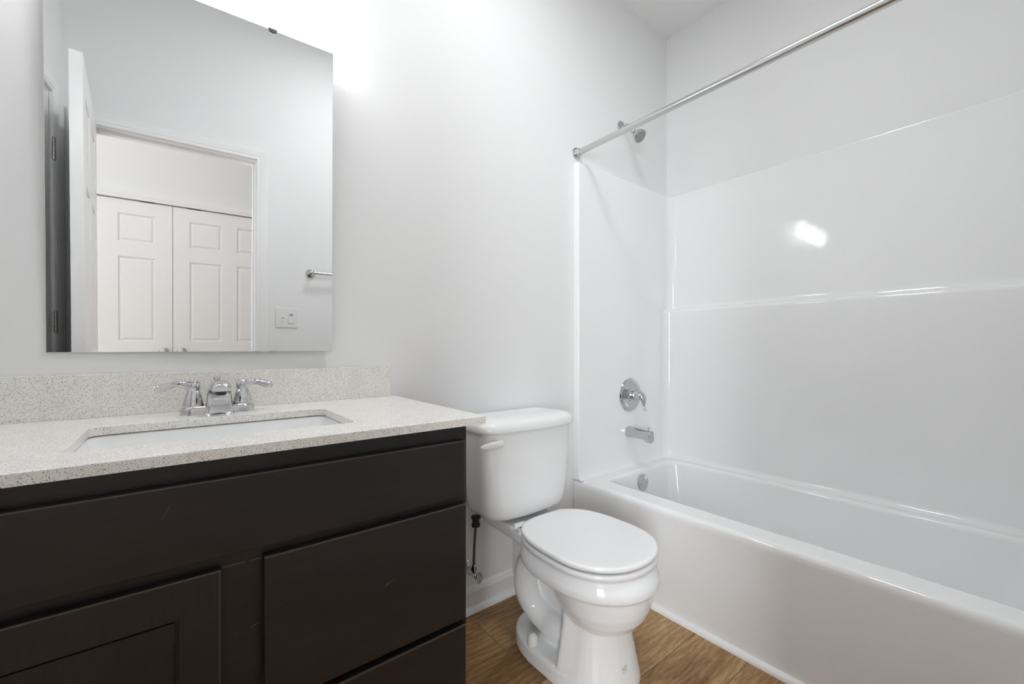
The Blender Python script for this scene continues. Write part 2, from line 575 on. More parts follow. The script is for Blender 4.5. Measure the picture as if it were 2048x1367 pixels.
bm = bmesh.new()
casing(bm, DOL + 0.003, DOR + 0.006, DOT + 0.006, FY, 1)
casing(bm, DOL + 0.003, DOR + 0.006, DOT + 0.006, FY - 0.11, -1)
struct(obj('trim_1', bm, M['trim'], angle=28), 'white moulded casing round the bathroom doorway', 'door casing')
bm = bmesh.new()    # jamb with stop
y0, y1 = FY - 0.11, FY
box(bm, DOL - 0.018, DOL, y0, y1, 0, DOT + 0.018)
box(bm, DOR, DOR + 0.018, y0, y1, 0, DOT + 0.018)
box(bm, DOL, DOR, y0, y1, DOT, DOT + 0.018)
box(bm, DOL, DOL + 0.011, FY - 0.075, FY - 0.04, 0, DOT)
box(bm, DOR - 0.011, DOR, FY - 0.075, FY - 0.04, 0, DOT)
box(bm, DOL + 0.011, DOR - 0.011, FY - 0.075, FY - 0.04, DOT - 0.011, DOT)
struct(obj('trim_2', bm, M['trim'], smooth=False), 'white jamb of the bathroom doorway', 'door jamb')
bm = bmesh.new()
casing(bm, LDO0 + 0.004, LDO1 - 0.004, DOT + 0.034, LX, 1, axis='y', width=0.054)
struct(obj('trim_3', bm, M['trim'], angle=28), 'white casing at the left edge of the mirror, with hinges', 'door casing')
bm = bmesh.new()
casing(bm, CDL, CDR, CDT, HY, 1, width=0.075)
struct(obj('trim_4', bm, M['trim'], angle=28), 'white casing over the double closet doors', 'door casing')

# ------------------------------------------------------------------ panelled doors
def door_slab(w_, h_, t_, cols, rows, depth=0.010, cove=0.011, flat=0.020, raise_=0.014, both=True, shaker=False):
    """slab in local space: x 0..w, y -t/2..t/2, z 0..h; cols/rows list (lo, hi) of the panels"""
    bm = bmesh.new()
    xs = sorted({0, w_, *[v for c in cols for v in c]})
    zs = sorted({0, h_, *[v for r in rows for v in r]})
    def face(y, flip):
        V = {(i, k): bm.verts.new((x, y, z)) for i, x in enumerate(xs) for k, z in enumerate(zs)}
        pan = []
        for i in range(len(xs) - 1):
            for k in range(len(zs) - 1):
                q = [V[i, k], V[i + 1, k], V[i + 1, k + 1], V[i, k + 1]]
                f = bm.faces.new(q[::-1] if flip else q)
                if (xs[i], xs[i + 1]) in cols and (zs[k], zs[k + 1]) in rows:
                    pan.append(f)
        return V, pan
    VA, pa = face(-t_ / 2, False)
    VB, pb = face(t_ / 2, True)
    nx, nz = len(xs) - 1, len(zs) - 1
    for k in range(nz):
        bm.faces.new((VA[0, k], VA[0, k + 1], VB[0, k + 1], VB[0, k]))
        bm.faces.new((VA[nx, k + 1], VA[nx, k], VB[nx, k], VB[nx, k + 1]))
    for i in range(nx):
        bm.faces.new((VA[i + 1, 0], VA[i, 0], VB[i, 0], VB[i + 1, 0]))
        bm.faces.new((VA[i, nz], VA[i + 1, nz], VB[i + 1, nz], VB[i, nz]))
    bm.normal_update()
    for f in pa + (pb if both else []):
        if shaker:      # flat recessed panel with a fine bead groove round it
            for th, dp in ((0.0008, -0.006), (0.0042, 0), (0.0008, -0.003), (0.0022, 0), (0.0008, 0.003)):
                bmesh.ops.inset_individual(bm, faces=[f], thickness=th, depth=dp)
            continue
        bmesh.ops.inset_individual(bm, faces=[f], thickness=cove, depth=-depth)
        if flat:
            bmesh.ops.inset_individual(bm, faces=[f], thickness=0.004, depth=0)
            bmesh.ops.inset_individual(bm, faces=[f], thickness=flat, depth=depth * 0.75)
    return bm

def six_panel(w_, h_=2.03, t_=0.035):
    st = 0.107 * w_ / 0.76
    mu = 0.108 * w_ / 0.76
    pw = (w_ - 2 * st - mu) / 2
    cols = [(st, st + pw), (st + pw + mu, w_ - st)]
    rows = [(0.235, 0.815), (0.945, 1.590), (1.705, 1.915)]
    return door_slab(w_, h_, t_, cols, rows)

def hinge_mesh(local_mat):
    """butt hinge, barrel along z, 0..0.09"""
    bm = bmesh.new()
    for k in range(5):
        lathe(bm, [(0.0062, 0.0005 + 0.018 * k), (0.0068, 0.002 + 0.018 * k), (0.0068, 0.0165 + 0.018 * k), (0.0062, 0.0178 + 0.018 * k)],
              (0, 0, 0), (0, 0, 1), 14)
    lathe(bm, [(0.003, 0.09), (0.006, 0.091), (0.006, 0.0945), (0.003, 0.097)], (0, 0, 0), (0, 0, 1), 14)
    lathe(bm, [(0.003, -0.006), (0.006, -0.004), (0.006, 0.0), (0.003, 0.0005)], (0, 0, 0), (0, 0, 1), 14)
    box(bm, -0.0012, 0.0012, 0.0, 0.028, 0.001, 0.089)
    box(bm, 0.0, 0.028, -0.0012, 0.0012, 0.001, 0.089)
    bmesh.ops.transform(bm, matrix=local_mat, verts=bm.verts)
    return bm

def knob_mesh(origin, axis, r=0.029):
    bm = bmesh.new()
    lathe(bm, [(0.0, 0), (r * 1.05, 0), (r * 1.05, 0.004), (r * 0.85, 0.008), (0.0125, 0.011), (0.011, 0.026),
               (0.016, 0.031), (r * 0.86, 0.037), (r, 0.047), (r * 0.93, 0.055), (r * 0.66, 0.061), (r * 0.3, 0.0635), (0, 0.064)], origin, axis, 28)
    return bm

# bathroom door, standing open about 83 degrees
dw = 0.735
d1 = obj('door_1', six_panel(dw), M['trim'], smooth=True, angle=12)
d1.location = (-0.419, FY + 0.012, 0.010)
D1_ANG = math.radians(83.0)
d1.rotation_euler = (0, 0, D1_ANG)
struct(d1, 'white panelled bathroom door standing open, edge-on in the mirror', 'door')
for z in (0.2, 0.98, 1.76):
    obj('hinge', hinge_mesh(Matrix.Translation((-0.004, 0.024, z)) @ Matrix.Rotation(PI * 1.5, 4, 'Z')), M['nickel'], d1, local=True)
obj('knob', knob_mesh((dw - 0.06, -0.0175, 0.92), (0, -1, 0)), M['nickel'], d1, local=True)
obj('knob', knob_mesh((dw - 0.06, 0.0175, 0.92), (0, 1, 0)), M['nickel'], d1, local=True)

# closed door in the left wall, only its hinge side shows in the mirror
lw = LDO1 - LDO0 - 0.008
d2 = obj('door_2', six_panel(lw), M['trim'], smooth=True, angle=12)
d2.location = (LX - 0.02, LDO0 + 0.004, 0.010)
d2.rotation_euler = (0, 0, PI / 2)
struct(d2, 'closed white door in the wall at the left edge of the mirror', 'door')
for z in (0.18, 1.03, 1.775):
    obj('hinge', hinge_mesh(Matrix.Translation((-0.004, -0.031, z)) @ Matrix.Rotation(PI * 0.5, 4, 'Z')), M['nickel'], d2, local=True)
bm = bmesh.new()
box(bm, LX - 0.109, LX - 0.002, LDO0 - 0.0, LDO0 + 0.003, 0, DOT + 0.03)
box(bm, LX - 0.109, LX - 0.002, LDO1 - 0.003, LDO1, 0, DOT + 0.03)
struct(obj('trim_5', bm, M['trim'], smooth=False), 'white jamb of the closed door in the left wall', 'door jamb')

# hallway closet doors
cw = (CDR - CDL - 0.009) / 2
for nm, x, lab in (('door_3', CDL + 0.003, 'left leaf of the white panelled closet doors reflected in the mirror'),
                   ('door_4', CDL + 0.006 + cw, 'right leaf of the white panelled closet doors reflected in the mirror')):
    d = obj(nm, six_panel(cw, 2.018), M['trim'], smooth=True, angle=12)
    d.location = (x, HY - 0.022, 0.010)
    d.rotation_euler = (0, 0, PI)
    d.location.x += cw
    struct(d, lab, 'door')
    left = nm == 'door_3'
    kx = 0.055 if left else cw - 0.055
    obj('knob', knob_mesh((kx, -0.0175, 0.862), (0, -1, 0), 0.03), M['nickel'], d, local=True)
    bm = bmesh.new()
    cx_ = 0.155 if left else cw - 0.135
    box(bm, cx_ - 0.045, cx_ + 0.045, -0.0185, 0.010, 2.0165, 2.0255)
    obj('ball_catch', bm, M['dark_and_backlit_metal'], d, local=True, smooth=False)
bm = bmesh.new()
box(bm, CDL, CDR, HY - 0.11, HY - 0.10, 0, CDT)
struct(obj('wall_closet', bm, M['void'], smooth=False), 'black sheet painted as the shade inside the closet', 'wall')

# ------------------------------------------------------------------ vanity cabinet
VX0, VX1, VFY = -0.374, 0.5415, -0.5345
CB, CT = 0.8436, 0.8615     # counter bottom / top
vc = thing('vanity_cabinet', 'dark espresso wood vanity cabinet with drawers under the counter', 'cabinet', (0.084, -0.28, 0))
bm = bmesh.new()
box(bm, VX0, VX0 + 0.016, VFY + 0.019, -0.001, 0.0, CB - 0.0005)
box(bm, VX1 - 0.016, VX1, VFY + 0.019, -0.001, 0.0, CB - 0.0005)
box(bm, VX0 + 0.016, VX1 - 0.016, VFY + 0.019, -0.014, 0.10, 0.116)
box(bm, VX0 + 0.016, VX1 - 0.016, VFY + 0.075, VFY + 0.091, 0.0, 0.10)
box(bm, VX0 + 0.016, VX1 - 0.016, -0.013, -0.002, 0.10, CB - 0.0005)
obj('carcass', bm, M['wood_v'], vc, smooth=False)
bm = bmesh.new()
y0, y1 = VFY, VFY + 0.019
box(bm, VX0, VX0 + 0.038, y0, y1, 0.10, CB - 0.0005)
box(bm, VX1 - 0.038, VX1, y0, y1, 0.10, CB - 0.0005)
box(bm, 0.047, 0.122, y0, y1, 0.138, 0.6525)
box(bm, VX0 + 0.038, VX1 - 0.038, y0, y1, CB - 0.055, CB - 0.0005)
box(bm, VX0 + 0.038, VX1 - 0.038, y0, y1, 0.6530, 0.6990)
box(bm, VX0 + 0.038, VX1 - 0.038, y0, y1, 0.10, 0.138)
box(bm, 0.122, VX1 - 0.038, y0, y1, 0.365, 0.40)
obj('face_frame', bm, M['wood_h'], vc, smooth=False)

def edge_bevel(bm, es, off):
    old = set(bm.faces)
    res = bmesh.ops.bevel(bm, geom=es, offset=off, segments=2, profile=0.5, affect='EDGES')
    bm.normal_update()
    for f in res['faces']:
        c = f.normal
        if c.z > 0.25 or (c.x > 0.25 and abs(c.z) < 0.2):      # worn edges, with the top-edge highlight painted in
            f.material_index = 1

def front_panel(x0, x1, z0, z1, name, mat):
    bm = bmesh.new()
    box(bm, x0, x1, VFY - 0.0205, VFY - 0.0005, z0, z1)
    bm.normal_update()
    es = [e for e in bm.edges if all(abs(v.co.y - (VFY - 0.0205)) < 1e-5 for v in e.verts)]
    edge_bevel(bm, es, 0.0032)
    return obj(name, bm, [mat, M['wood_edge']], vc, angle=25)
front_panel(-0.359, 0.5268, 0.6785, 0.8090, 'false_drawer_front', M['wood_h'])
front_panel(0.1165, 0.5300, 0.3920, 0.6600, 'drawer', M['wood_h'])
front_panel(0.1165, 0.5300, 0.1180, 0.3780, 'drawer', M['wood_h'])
# shaker door
bm = door_slab(0.0545 + 0.359, 0.6580 - 0.118, 0.020, [(0.055, 0.359)], [(0.058, 0.480)], shaker=True, both=False)
bmesh.ops.translate(bm, verts=bm.verts, vec=(-0.359, VFY - 0.0105, 0.118))
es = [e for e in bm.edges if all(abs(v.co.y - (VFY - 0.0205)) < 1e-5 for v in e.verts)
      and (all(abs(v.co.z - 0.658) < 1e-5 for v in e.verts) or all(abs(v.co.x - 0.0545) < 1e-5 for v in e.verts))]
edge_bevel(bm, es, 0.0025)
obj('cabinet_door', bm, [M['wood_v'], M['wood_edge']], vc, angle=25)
# worn line on the face frame where rail and stile meet, and scuffs
bm = bmesh.new()
for (xa, za, xb, zb) in ((0.058, 0.6530, 0.090, 0.6528), (0.098, 0.6528, 0.1135, 0.6527)):
    box(bm, xa, xb, VFY - 0.0006, VFY + 0.0001, za - 0.0004, za + 0.0004)
obj('worn_edge', bm, M['scratch'], vc, smooth=False)
def scuffs(segs, y):
    bm = bmesh.new()
    prev = None
    pts = [(segs[0][0], segs[0][1])] + [(q[2], q[3]) for q in segs]
    wd = [segs[0][4]] + [q[4] for q in segs]
    L = []
    for i, (x, z) in enumerate(pts):
        a_ = pts[max(i - 1, 0)]
        b_ = pts[min(i + 1, len(pts) - 1)]
        n = Vector((-(b_[1] - a_[1]), b_[0] - a_[0])).normalized() * wd[i] * (0.3 if i in (0, len(pts) - 1) else 1)
        L.append((bm.verts.new((x - n.x, y, z - n.y)), bm.verts.new((x + n.x, y, z + n.y))))
    for p, q in zip(L[:-1], L[1:]):
        bm.faces.new((p[0], q[0], q[1], p[1]))
    return bm
yy = VFY - 0.0207
yf = VFY - 0.0003
for segs, y in (([(0.330, 0.533, 0.338, 0.5368, 0.0005), (0, 0, 0.348, 0.5402, 0.0002), (0, 0, 0.356, 0.5425, 0.0004)], yy),
                ([(-0.022, 0.7595, -0.018, 0.766, 0.0002), (0, 0, -0.010, 0.7815, 0.0002)], yy),
                ([(0.0985, 0.5345, 0.1045, 0.5375, 0.0004), (0, 0, 0.1120, 0.5395, 0.0007)], yf),
                ([(0.0755, 0.5335, 0.0795, 0.5355, 0.0004)], yf)):
    obj('scuff_mark', scuffs(segs, y), M['scratch'], vc, smooth=False)

# ------------------------------------------------------------------ countertop with sink cut-out
ct = thing('countertop', 'speckled off-white quartz countertop with a backsplash on the dark vanity', 'countertop', (0.083, -0.28, CB))
SX0, SX1, SY0, SY1 = -0.144, 0.308, -0.456, -0.183
bm = bmesh.new()
S = 8
def outer(z, ins=0.0):
    return rrect(-0.416 + ins, 0.5802 - ins, -0.5643 + ins, -0.0012, 0.0035, z, S)
def inner(z, ins=0.0):
    return rrect(SX0 - ins, SX1 + ins, SY0 - ins, SY1 + ins, 0.024, z, S)
e = 0.0022
loft(bm, [inner(CB), outer(CB), outer(CB + 0.001), outer(CT - e), outer(CT - e * 0.3, e * 0.3), outer(CT, e),
          inner(CT, 0.001), inner(CT - 0.001)], ring=True)
obj('slab', bm, M['quartz'], ct, angle=40)
bm = bmesh.new()
box(bm, -0.416, 0.5630, -0.0205, -0.0012, CT, 0.9625, 0.0012, 2)
obj('backsplash', bm, M['quartz'], ct, angle=40)

# undermount sink
sk = thing('sink', 'white rectangular undermount basin set into the speckled countertop', 'sink', ((SX0 + SX1) / 2, (SY0 + SY1) / 2, 0.70))
bm = bmesh.new()
def srr(ins, z, r):
    return rrect(SX0 - 0.004 + ins, SX1 + 0.004 - ins, SY0 - 0.004 + ins, SY1 + 0.004 - ins, r, z, S)
zt = CB - 0.002
loft(bm, [srr(-0.022, zt - 0.010, 0.03), srr(-0.022, zt, 0.03), srr(0.0, zt, 0.026), srr(0.003, zt - 0.003, 0.026), srr(0.012, zt - 0.03, 0.03),
          srr(0.045, zt - 0.095, 0.045), srr(0.060, zt - 0.112, 0.05), srr(0.085, zt - 0.120, 0.045), srr(0.120, zt - 0.124, 0.015)], False, True)
loft(bm, [srr(-0.022, zt - 0.010, 0.03), srr(0.005, zt - 0.03, 0.03), srr(0.035, zt - 0.11, 0.045), srr(0.07, zt - 0.132, 0.045)], False, True)
obj('basin', bm, M['sink'], sk, angle=50)
bm = bmesh.new()
lathe(bm, [(0.0, 0.0008), (0.022, 0.0008), (0.030, 0.003), (0.033, 0.0012), (0.033, -0.002)], ((SX0 + SX1) / 2, -0.31, zt - 0.124), (0, 0, 1), 32)
obj('drain', bm, M['chrome'], sk)

# ------------------------------------------------------------------ faucet
FX, FYY = 0.0790, -0.098
fa = thing('faucet', 'chrome two-handle faucet with a short spout behind the sink', 'faucet', (FX, FYY, CT))
bm = bmesh.new()
def stad(hw, r, z, n=16):
    pts = []
    for k in range(n + 1):
        a = -PI / 2 + PI * k / n
        pts.append((FX + hw + r * math.cos(a), FYY + r * math.sin(a), z))
    for k in range(n + 1):
        a = PI / 2 + PI * k / n
        pts.append((FX - hw + r * math.cos(a), FYY + r * math.sin(a), z))
    return pts
loft(bm, [stad(0.051, 0.0275, CT + 0.0001), stad(0.051, 0.0272, CT + 0.004), stad(0.051, 0.0268, CT + 0.012), stad(0.051, 0.0252, CT + 0.0165),
          stad(0.051, 0.0215, CT + 0.0195)])
obj('base', bm, M['chrome'], fa)
# spout: arched hood, lofted across side profiles
def spout():
    bm = bmesh.new()
    # centre line stations: (y, z_low, z_high, half width top, half width low)
    st = []
    prof_top = smooth_path([(0, FYY + 0.016, 0.0005), (0, FYY + 0.014, 0.030), (0, FYY + 0.004, 0.060), (0, FYY - 0.025, 0.080), (0, FYY - 0.060, 0.084),
                            (0, FYY - 0.088, 0.078), (0, FYY - 0.096, 0.068)], 5)
    prof_low = smooth_path([(0, FYY - 0.0375, 0.0002), (0, FYY - 0.0350, 0.012), (0, FYY - 0.0350, 0.028), (0, FYY - 0.039, 0.044), (0, FYY - 0.053, 0.054),
                            (0, FYY - 0.076, 0.059), (0, FYY - 0.093, 0.060)], 5)
    n = len(prof_top)
    loops = []
    for i in range(n):
        t = i / (n - 1)
        a, b = prof_top[i], prof_low[i]
        hl = 0.0405 - 0.0185 * min(1, t * 1.3) ** 0.6        # half width on the underside
        ht = 0.024 - 0.0085 * t
        cen = (a + b) / 2
        dv = (a - b) / 2
        loop = []
        K = 24
        for k in range(K):
            th = 2 * PI * k / K
            cs, sn = math.cos(th), math.sin(th)
            up = abs(sn) ** 0.75 * (1 if sn >= 0 else -1)
            sx = abs(cs) ** 0.62 * (1 if cs >= 0 else -1)
            wd = hl + (ht - hl) * (0.5 + 0.5 * up)
            lowpinch = 0.0
            if sn < 0:   # hollow underside
                lowpinch = 0.0025 * (1 - abs(cs)) * (1 if 0.0 < t < 0.95 else 0)
            p = cen + dv * (up - lowpinch / max(dv.length, 1e-4) * -1)
            loop.append((FX + sx * wd, p.y, CT + p.z))
        loops.append(loop)
    loft(bm, loops)
    return bm
sp = obj('spout', spout(), M['chrome'], fa, angle=60)
bm = bmesh.new()
lathe(bm, [(0, -0.004), (0.0095, -0.004), (0.011, 0), (0.011, 0.010)], (FX, FYY - 0.078, CT + 0.0545), (0, 0, 1), 24)
obj('aerator', bm, M['dark_and_backlit_metal'], sp)
bm = bmesh.new()
lathe(bm, [(0.0022, 0.0), (0.0022, 0.056)], (FX - 0.002, FYY + 0.021, CT + 0.018), (0, 0, 1), 12)
for sx_ in (-1, 0, 1):
    tube(bm, [(FX - 0.002, FYY + 0.021, CT + 0.072), (FX - 0.002 + sx_ * 0.0030, FYY + 0.021, CT + 0.079), (FX - 0.002 + sx_ * 0.0066, FYY + 0.021, CT + 0.0905)],
         [0.0012, 0.0016, 0.0018], 10)
obj('lift_rod', bm, M['chrome'], fa)
for s, lev_end in ((-1, (-0.1245, 0.010)), (1, (0.1155, -0.022))):
    hx = FX + s * 0.051
    bm = bmesh.new()
    lathe(bm, [(0.0, 0.0195), (0.0215, 0.0195), (0.0222, 0.0215), (0.0215, 0.026), (0.0175, 0.043), (0.0140, 0.054), (0.0122, 0.0575), (0.0122, 0.0590),
               (0.0136, 0.0615), (0.0145, 0.068), (0.0138, 0.0745), (0.011, 0.0795), (0.0075, 0.0815), (0, 0.082)], (hx, FYY, CT), (0, 0, 1), 32)
    dx = lev_end[0] * 1.0 - s * 0.0
    ex, ey = FX + (lev_end[0]), FYY + lev_end[1]
    dirv = Vector((ex - hx, ey - FYY, 0))
    def at(t, z):
        return (hx + dirv.x * t, FYY + dirv.y * t, CT + z)
    pts = smooth_path([at(0.0, 0.066), at(0.15, 0.070), at(0.32, 0.0745), at(0.52, 0.0735), at(0.72, 0.0690), at(0.88, 0.0660), at(1.0, 0.0665)], 5)
    rr, fl = [], []
    for i in range(len(pts)):
        t = i / (len(pts) - 1)
        r = 0.0115 - 0.0048 * min(1, t / 0.45) if t < 0.45 else 0.0067 + 0.0026 * math.sin((t - 0.45) / 0.55 * PI * 0.62)
        if t > 0.95:
            r *= 0.72
        rr.append(r)
        fl.append((1.0 + 0.2 * t, 1.0))
    tube(bm, pts, rr, 18, fl)
    h = obj('handle', bm, M['chrome'], fa, angle=50)
    if s < 0:
        bm = bmesh.new()
        lathe(bm, [(0.0100, 0.0786), (0.0119, 0.0787), (0.0115, 0.0797), (0.0098, 0.0801)], (hx, FYY, CT), (0, 0, 1), 28)
        r_ = obj('hot_ring', bm, M['red'], h)
        r_['label'] = 'red ring on the hot handle'

# ------------------------------------------------------------------ mirror (24 x 36 in), leaning a little off the wall
na, nb = -0.0295, 0.0207
nrm = Vector((na, -1, -nb)).normalized()
ux = Vector((1, na, 0.0))
ux = (ux - nrm * ux.dot(nrm)).normalized()
ux = (Matrix.Rotation(0.0015, 3, nrm) @ ux).normalized()
uz = (ux.cross(nrm)).normalized()
if uz.z < 0:
    uz = -uz
BLc = Vector((-0.2356, -0.0056 , 1.0136))
MW, MH, MT = 0.6098, 0.9125, 0.0045
mir = thing('mirror', 'frameless rectangular mirror hung on the wall above the vanity', 'mirror', BLc)
bm = bmesh.new()
def mp(a, b, c):
    return BLc + ux * a + uz * b - nrm * c
vs = [bm.verts.new(mp(a, b, c)) for a in (0, MW) for b in (0, MH) for c in (0, MT)]
for q in ((0, 1, 3, 2), (4, 6, 7, 5), (0, 4, 5, 1), (2, 3, 7, 6), (0, 2, 6, 4), (1, 5, 7, 3)):
    bm.faces.new([vs[i] for i in q])
bmesh.ops.recalc_face_normals(bm, faces=bm.faces)
bm.normal_update()
fr = max(bm.faces, key=lambda f: f.normal.dot(nrm))
bmesh.ops.bevel(bm, geom=list(fr.edges), offset=0.0012, segments=1, affect='EDGES')
bm.normal_update()
for f in bm.faces:
    f.material_index = 0 if f.normal.dot(nrm) > 0.99 else 1
obj('mirror_glass', bm, [M['glass_mirror'], M['mirror_edge']], mir, smooth=False)
def clip(a, top=True, k=1.0):
    bm = bmesh.new()
    s = 1 if top else -1
    b0 = MH if top else 0.0
    depth = 0.05 if top else 0.02
    def P(x, z, c):
        return mp(x, z, c)
    prof = [(x_ * k, z_ * k) for x_, z_ in ((-0.011, 0.0), (-0.009, -0.0055), (-0.004, -0.0075), (0.004, -0.0075), (0.009, -0.0055), (0.011, 0.0), (0.011, 0.002), (-0.011, 0.002))]
    loft(bm, [[P(a + x, b0 + s * z, -0.0025) for x, z in prof], [P(a + x, b0 + s * z, -0.0003) for x, z in prof]])
    q = [(-0.011 * k, 0.0005), (0.011 * k, 0.0005), (0.011 * k, 0.002), (-0.011 * k, 0.002)]
    loft(bm, [[P(a + x, b0 + s * z, -0.0025) for x, z in q], [P(a + x, b0 + s * z, depth * 0.6) for x, z in q]])
    return bm
o = obj('top_clip', clip(0.447), M['dark_and_backlit_metal'], mir)  # dark colour stands in for the clip being backlit
o['label'] = 'clip on the top edge, its backlit shade put into a dark colour'
obj('top_clip', clip(0.163), M['dark_and_backlit_metal'], mir)
o = obj('bottom_clip', clip(0.449, False, 0.62), M['clear'], mir)
o['label'] = 'clear clip on the bottom edge'
obj('bottom_clip', clip(0.409, False, 0.42), M['clear'], mir)

# ------------------------------------------------------------------ vanity light above the mirror
VLX, LY = 0.055, -0.085
vl = thing('vanity_light', 'three-shade vanity light glowing on the wall above the mirror', 'wall light', (VLX, 0, 2.16))
bm = bmesh.new()
box(bm, VLX - 0.30, VLX + 0.30, -0.028, -0.0005, 2.125, 2.205, 0.006, 3)
obj('backplate', bm, M['nickel'], vl)
for dx in (-0.225, 0, 0.225):
    bm = bmesh.new()
    tube(bm, smooth_path([(VLX + dx, -0.025, 2.165), (VLX + dx, -0.055, 2.176), (VLX + dx, -0.078, 2.166), (VLX + dx, LY, 2.140)], 5), 0.007, 12)
    lathe(bm, [(0.0, 0.0), (0.022, 0.0), (0.026, 0.01), (0.026, 0.030), (0.010, 0.036)], (VLX + dx, LY, 2.115), (0, 0, 1), 24)
    obj('lamp_holder', bm, M['nickel'], vl)
    bm = bmesh.new()
    lathe(bm, [(0.024, 0.118), (0.034, 0.112), (0.043, 0.09), (0.050, 0.06), (0.055, 0.03), (0.0535, 0.012), (0.047, 0.0035), (0.040, 0.0), (0.038, 0.003),
               (0.050, 0.03), (0.040, 0.09), (0.024, 0.114)], (VLX + dx, LY, 2.000), (0, 0, 1), 32, False, False)
    obj('lamp_shade', bm, M['shade'], vl)
    ld = bpy.data.lights.new('vanity_bulb', 'POINT')
    ld.energy = BULB_W
    ld.color = (0.955, 0.975, 1.0)
    ld.shadow_soft_size = 0.03
    lo = bpy.data.objects.new('vanity_bulb', ld)
    lo.location = (VLX + dx, LY, 1.998)
    COL.objects.link(lo)

# unseen ceiling lamps added as fill: bathroom and hallway
def ceiling_fill_lamp(x, y, r, mat, label):
    t = thing('ceiling_fill_lamp', label, 'ceiling lamp', (x, y, CZ))
    bm = bmesh.new()
    lathe(bm, [(0, -0.0005), (r * 1.06, -0.0005), (r * 1.05, -0.016), (r * 1.01, -0.026), (r * 0.985, -0.0262), (r * 0.98, -0.022)], (x, y, CZ), (0, 0, 1), 40)
    obj('base', bm, M['nickel'], t)
    bm = bmesh.new()
    lathe(bm, [(r * 0.985, -0.0235), (r * 0.97, -0.0250), (r * 0.6, -0.0275), (0, -0.0285)], (x, y, CZ), (0, 0, 1), 40, False, True)
    obj('diffuser', bm, mat, t)
ceiling_fill_lamp(0.85, -0.76, 0.19, M['lens'], 'unseen round ceiling lamp added as fill for the bathroom')
ceiling_fill_lamp(-0.1, -2.25, 0.19, M['hall_fill_lens'], 'unseen round ceiling lamp added as fill for the hallway')

# ------------------------------------------------------------------ toilet
TX = 1.043
to = thing('toilet', 'white two-piece toilet with closed lid between the vanity and the tub', 'toilet', (TX, -0.36, 0))
def oval(z, hw, yw, yfr, ybk, nb_=3.0, nf=2.0, n=64, cx=TX):
    """plan outline: widest at yw, front tip yfr, back ybk"""
    out = []
    for i in range(n):
        a = 2 * PI * i / n
        c, s = math.cos(a), math.sin(a)
        e_ = nb_ if s > 0 else nf
        px = abs(c) ** (2 / e_) * (1 if c >= 0 else -1)
        py = abs(s) ** (2 / e_) * (1 if s >= 0 else -1)
        out.append((cx + hw * px, yw + (ybk - yw) * py if s > 0 else yw + (yw - yfr) * py, z))
    return out
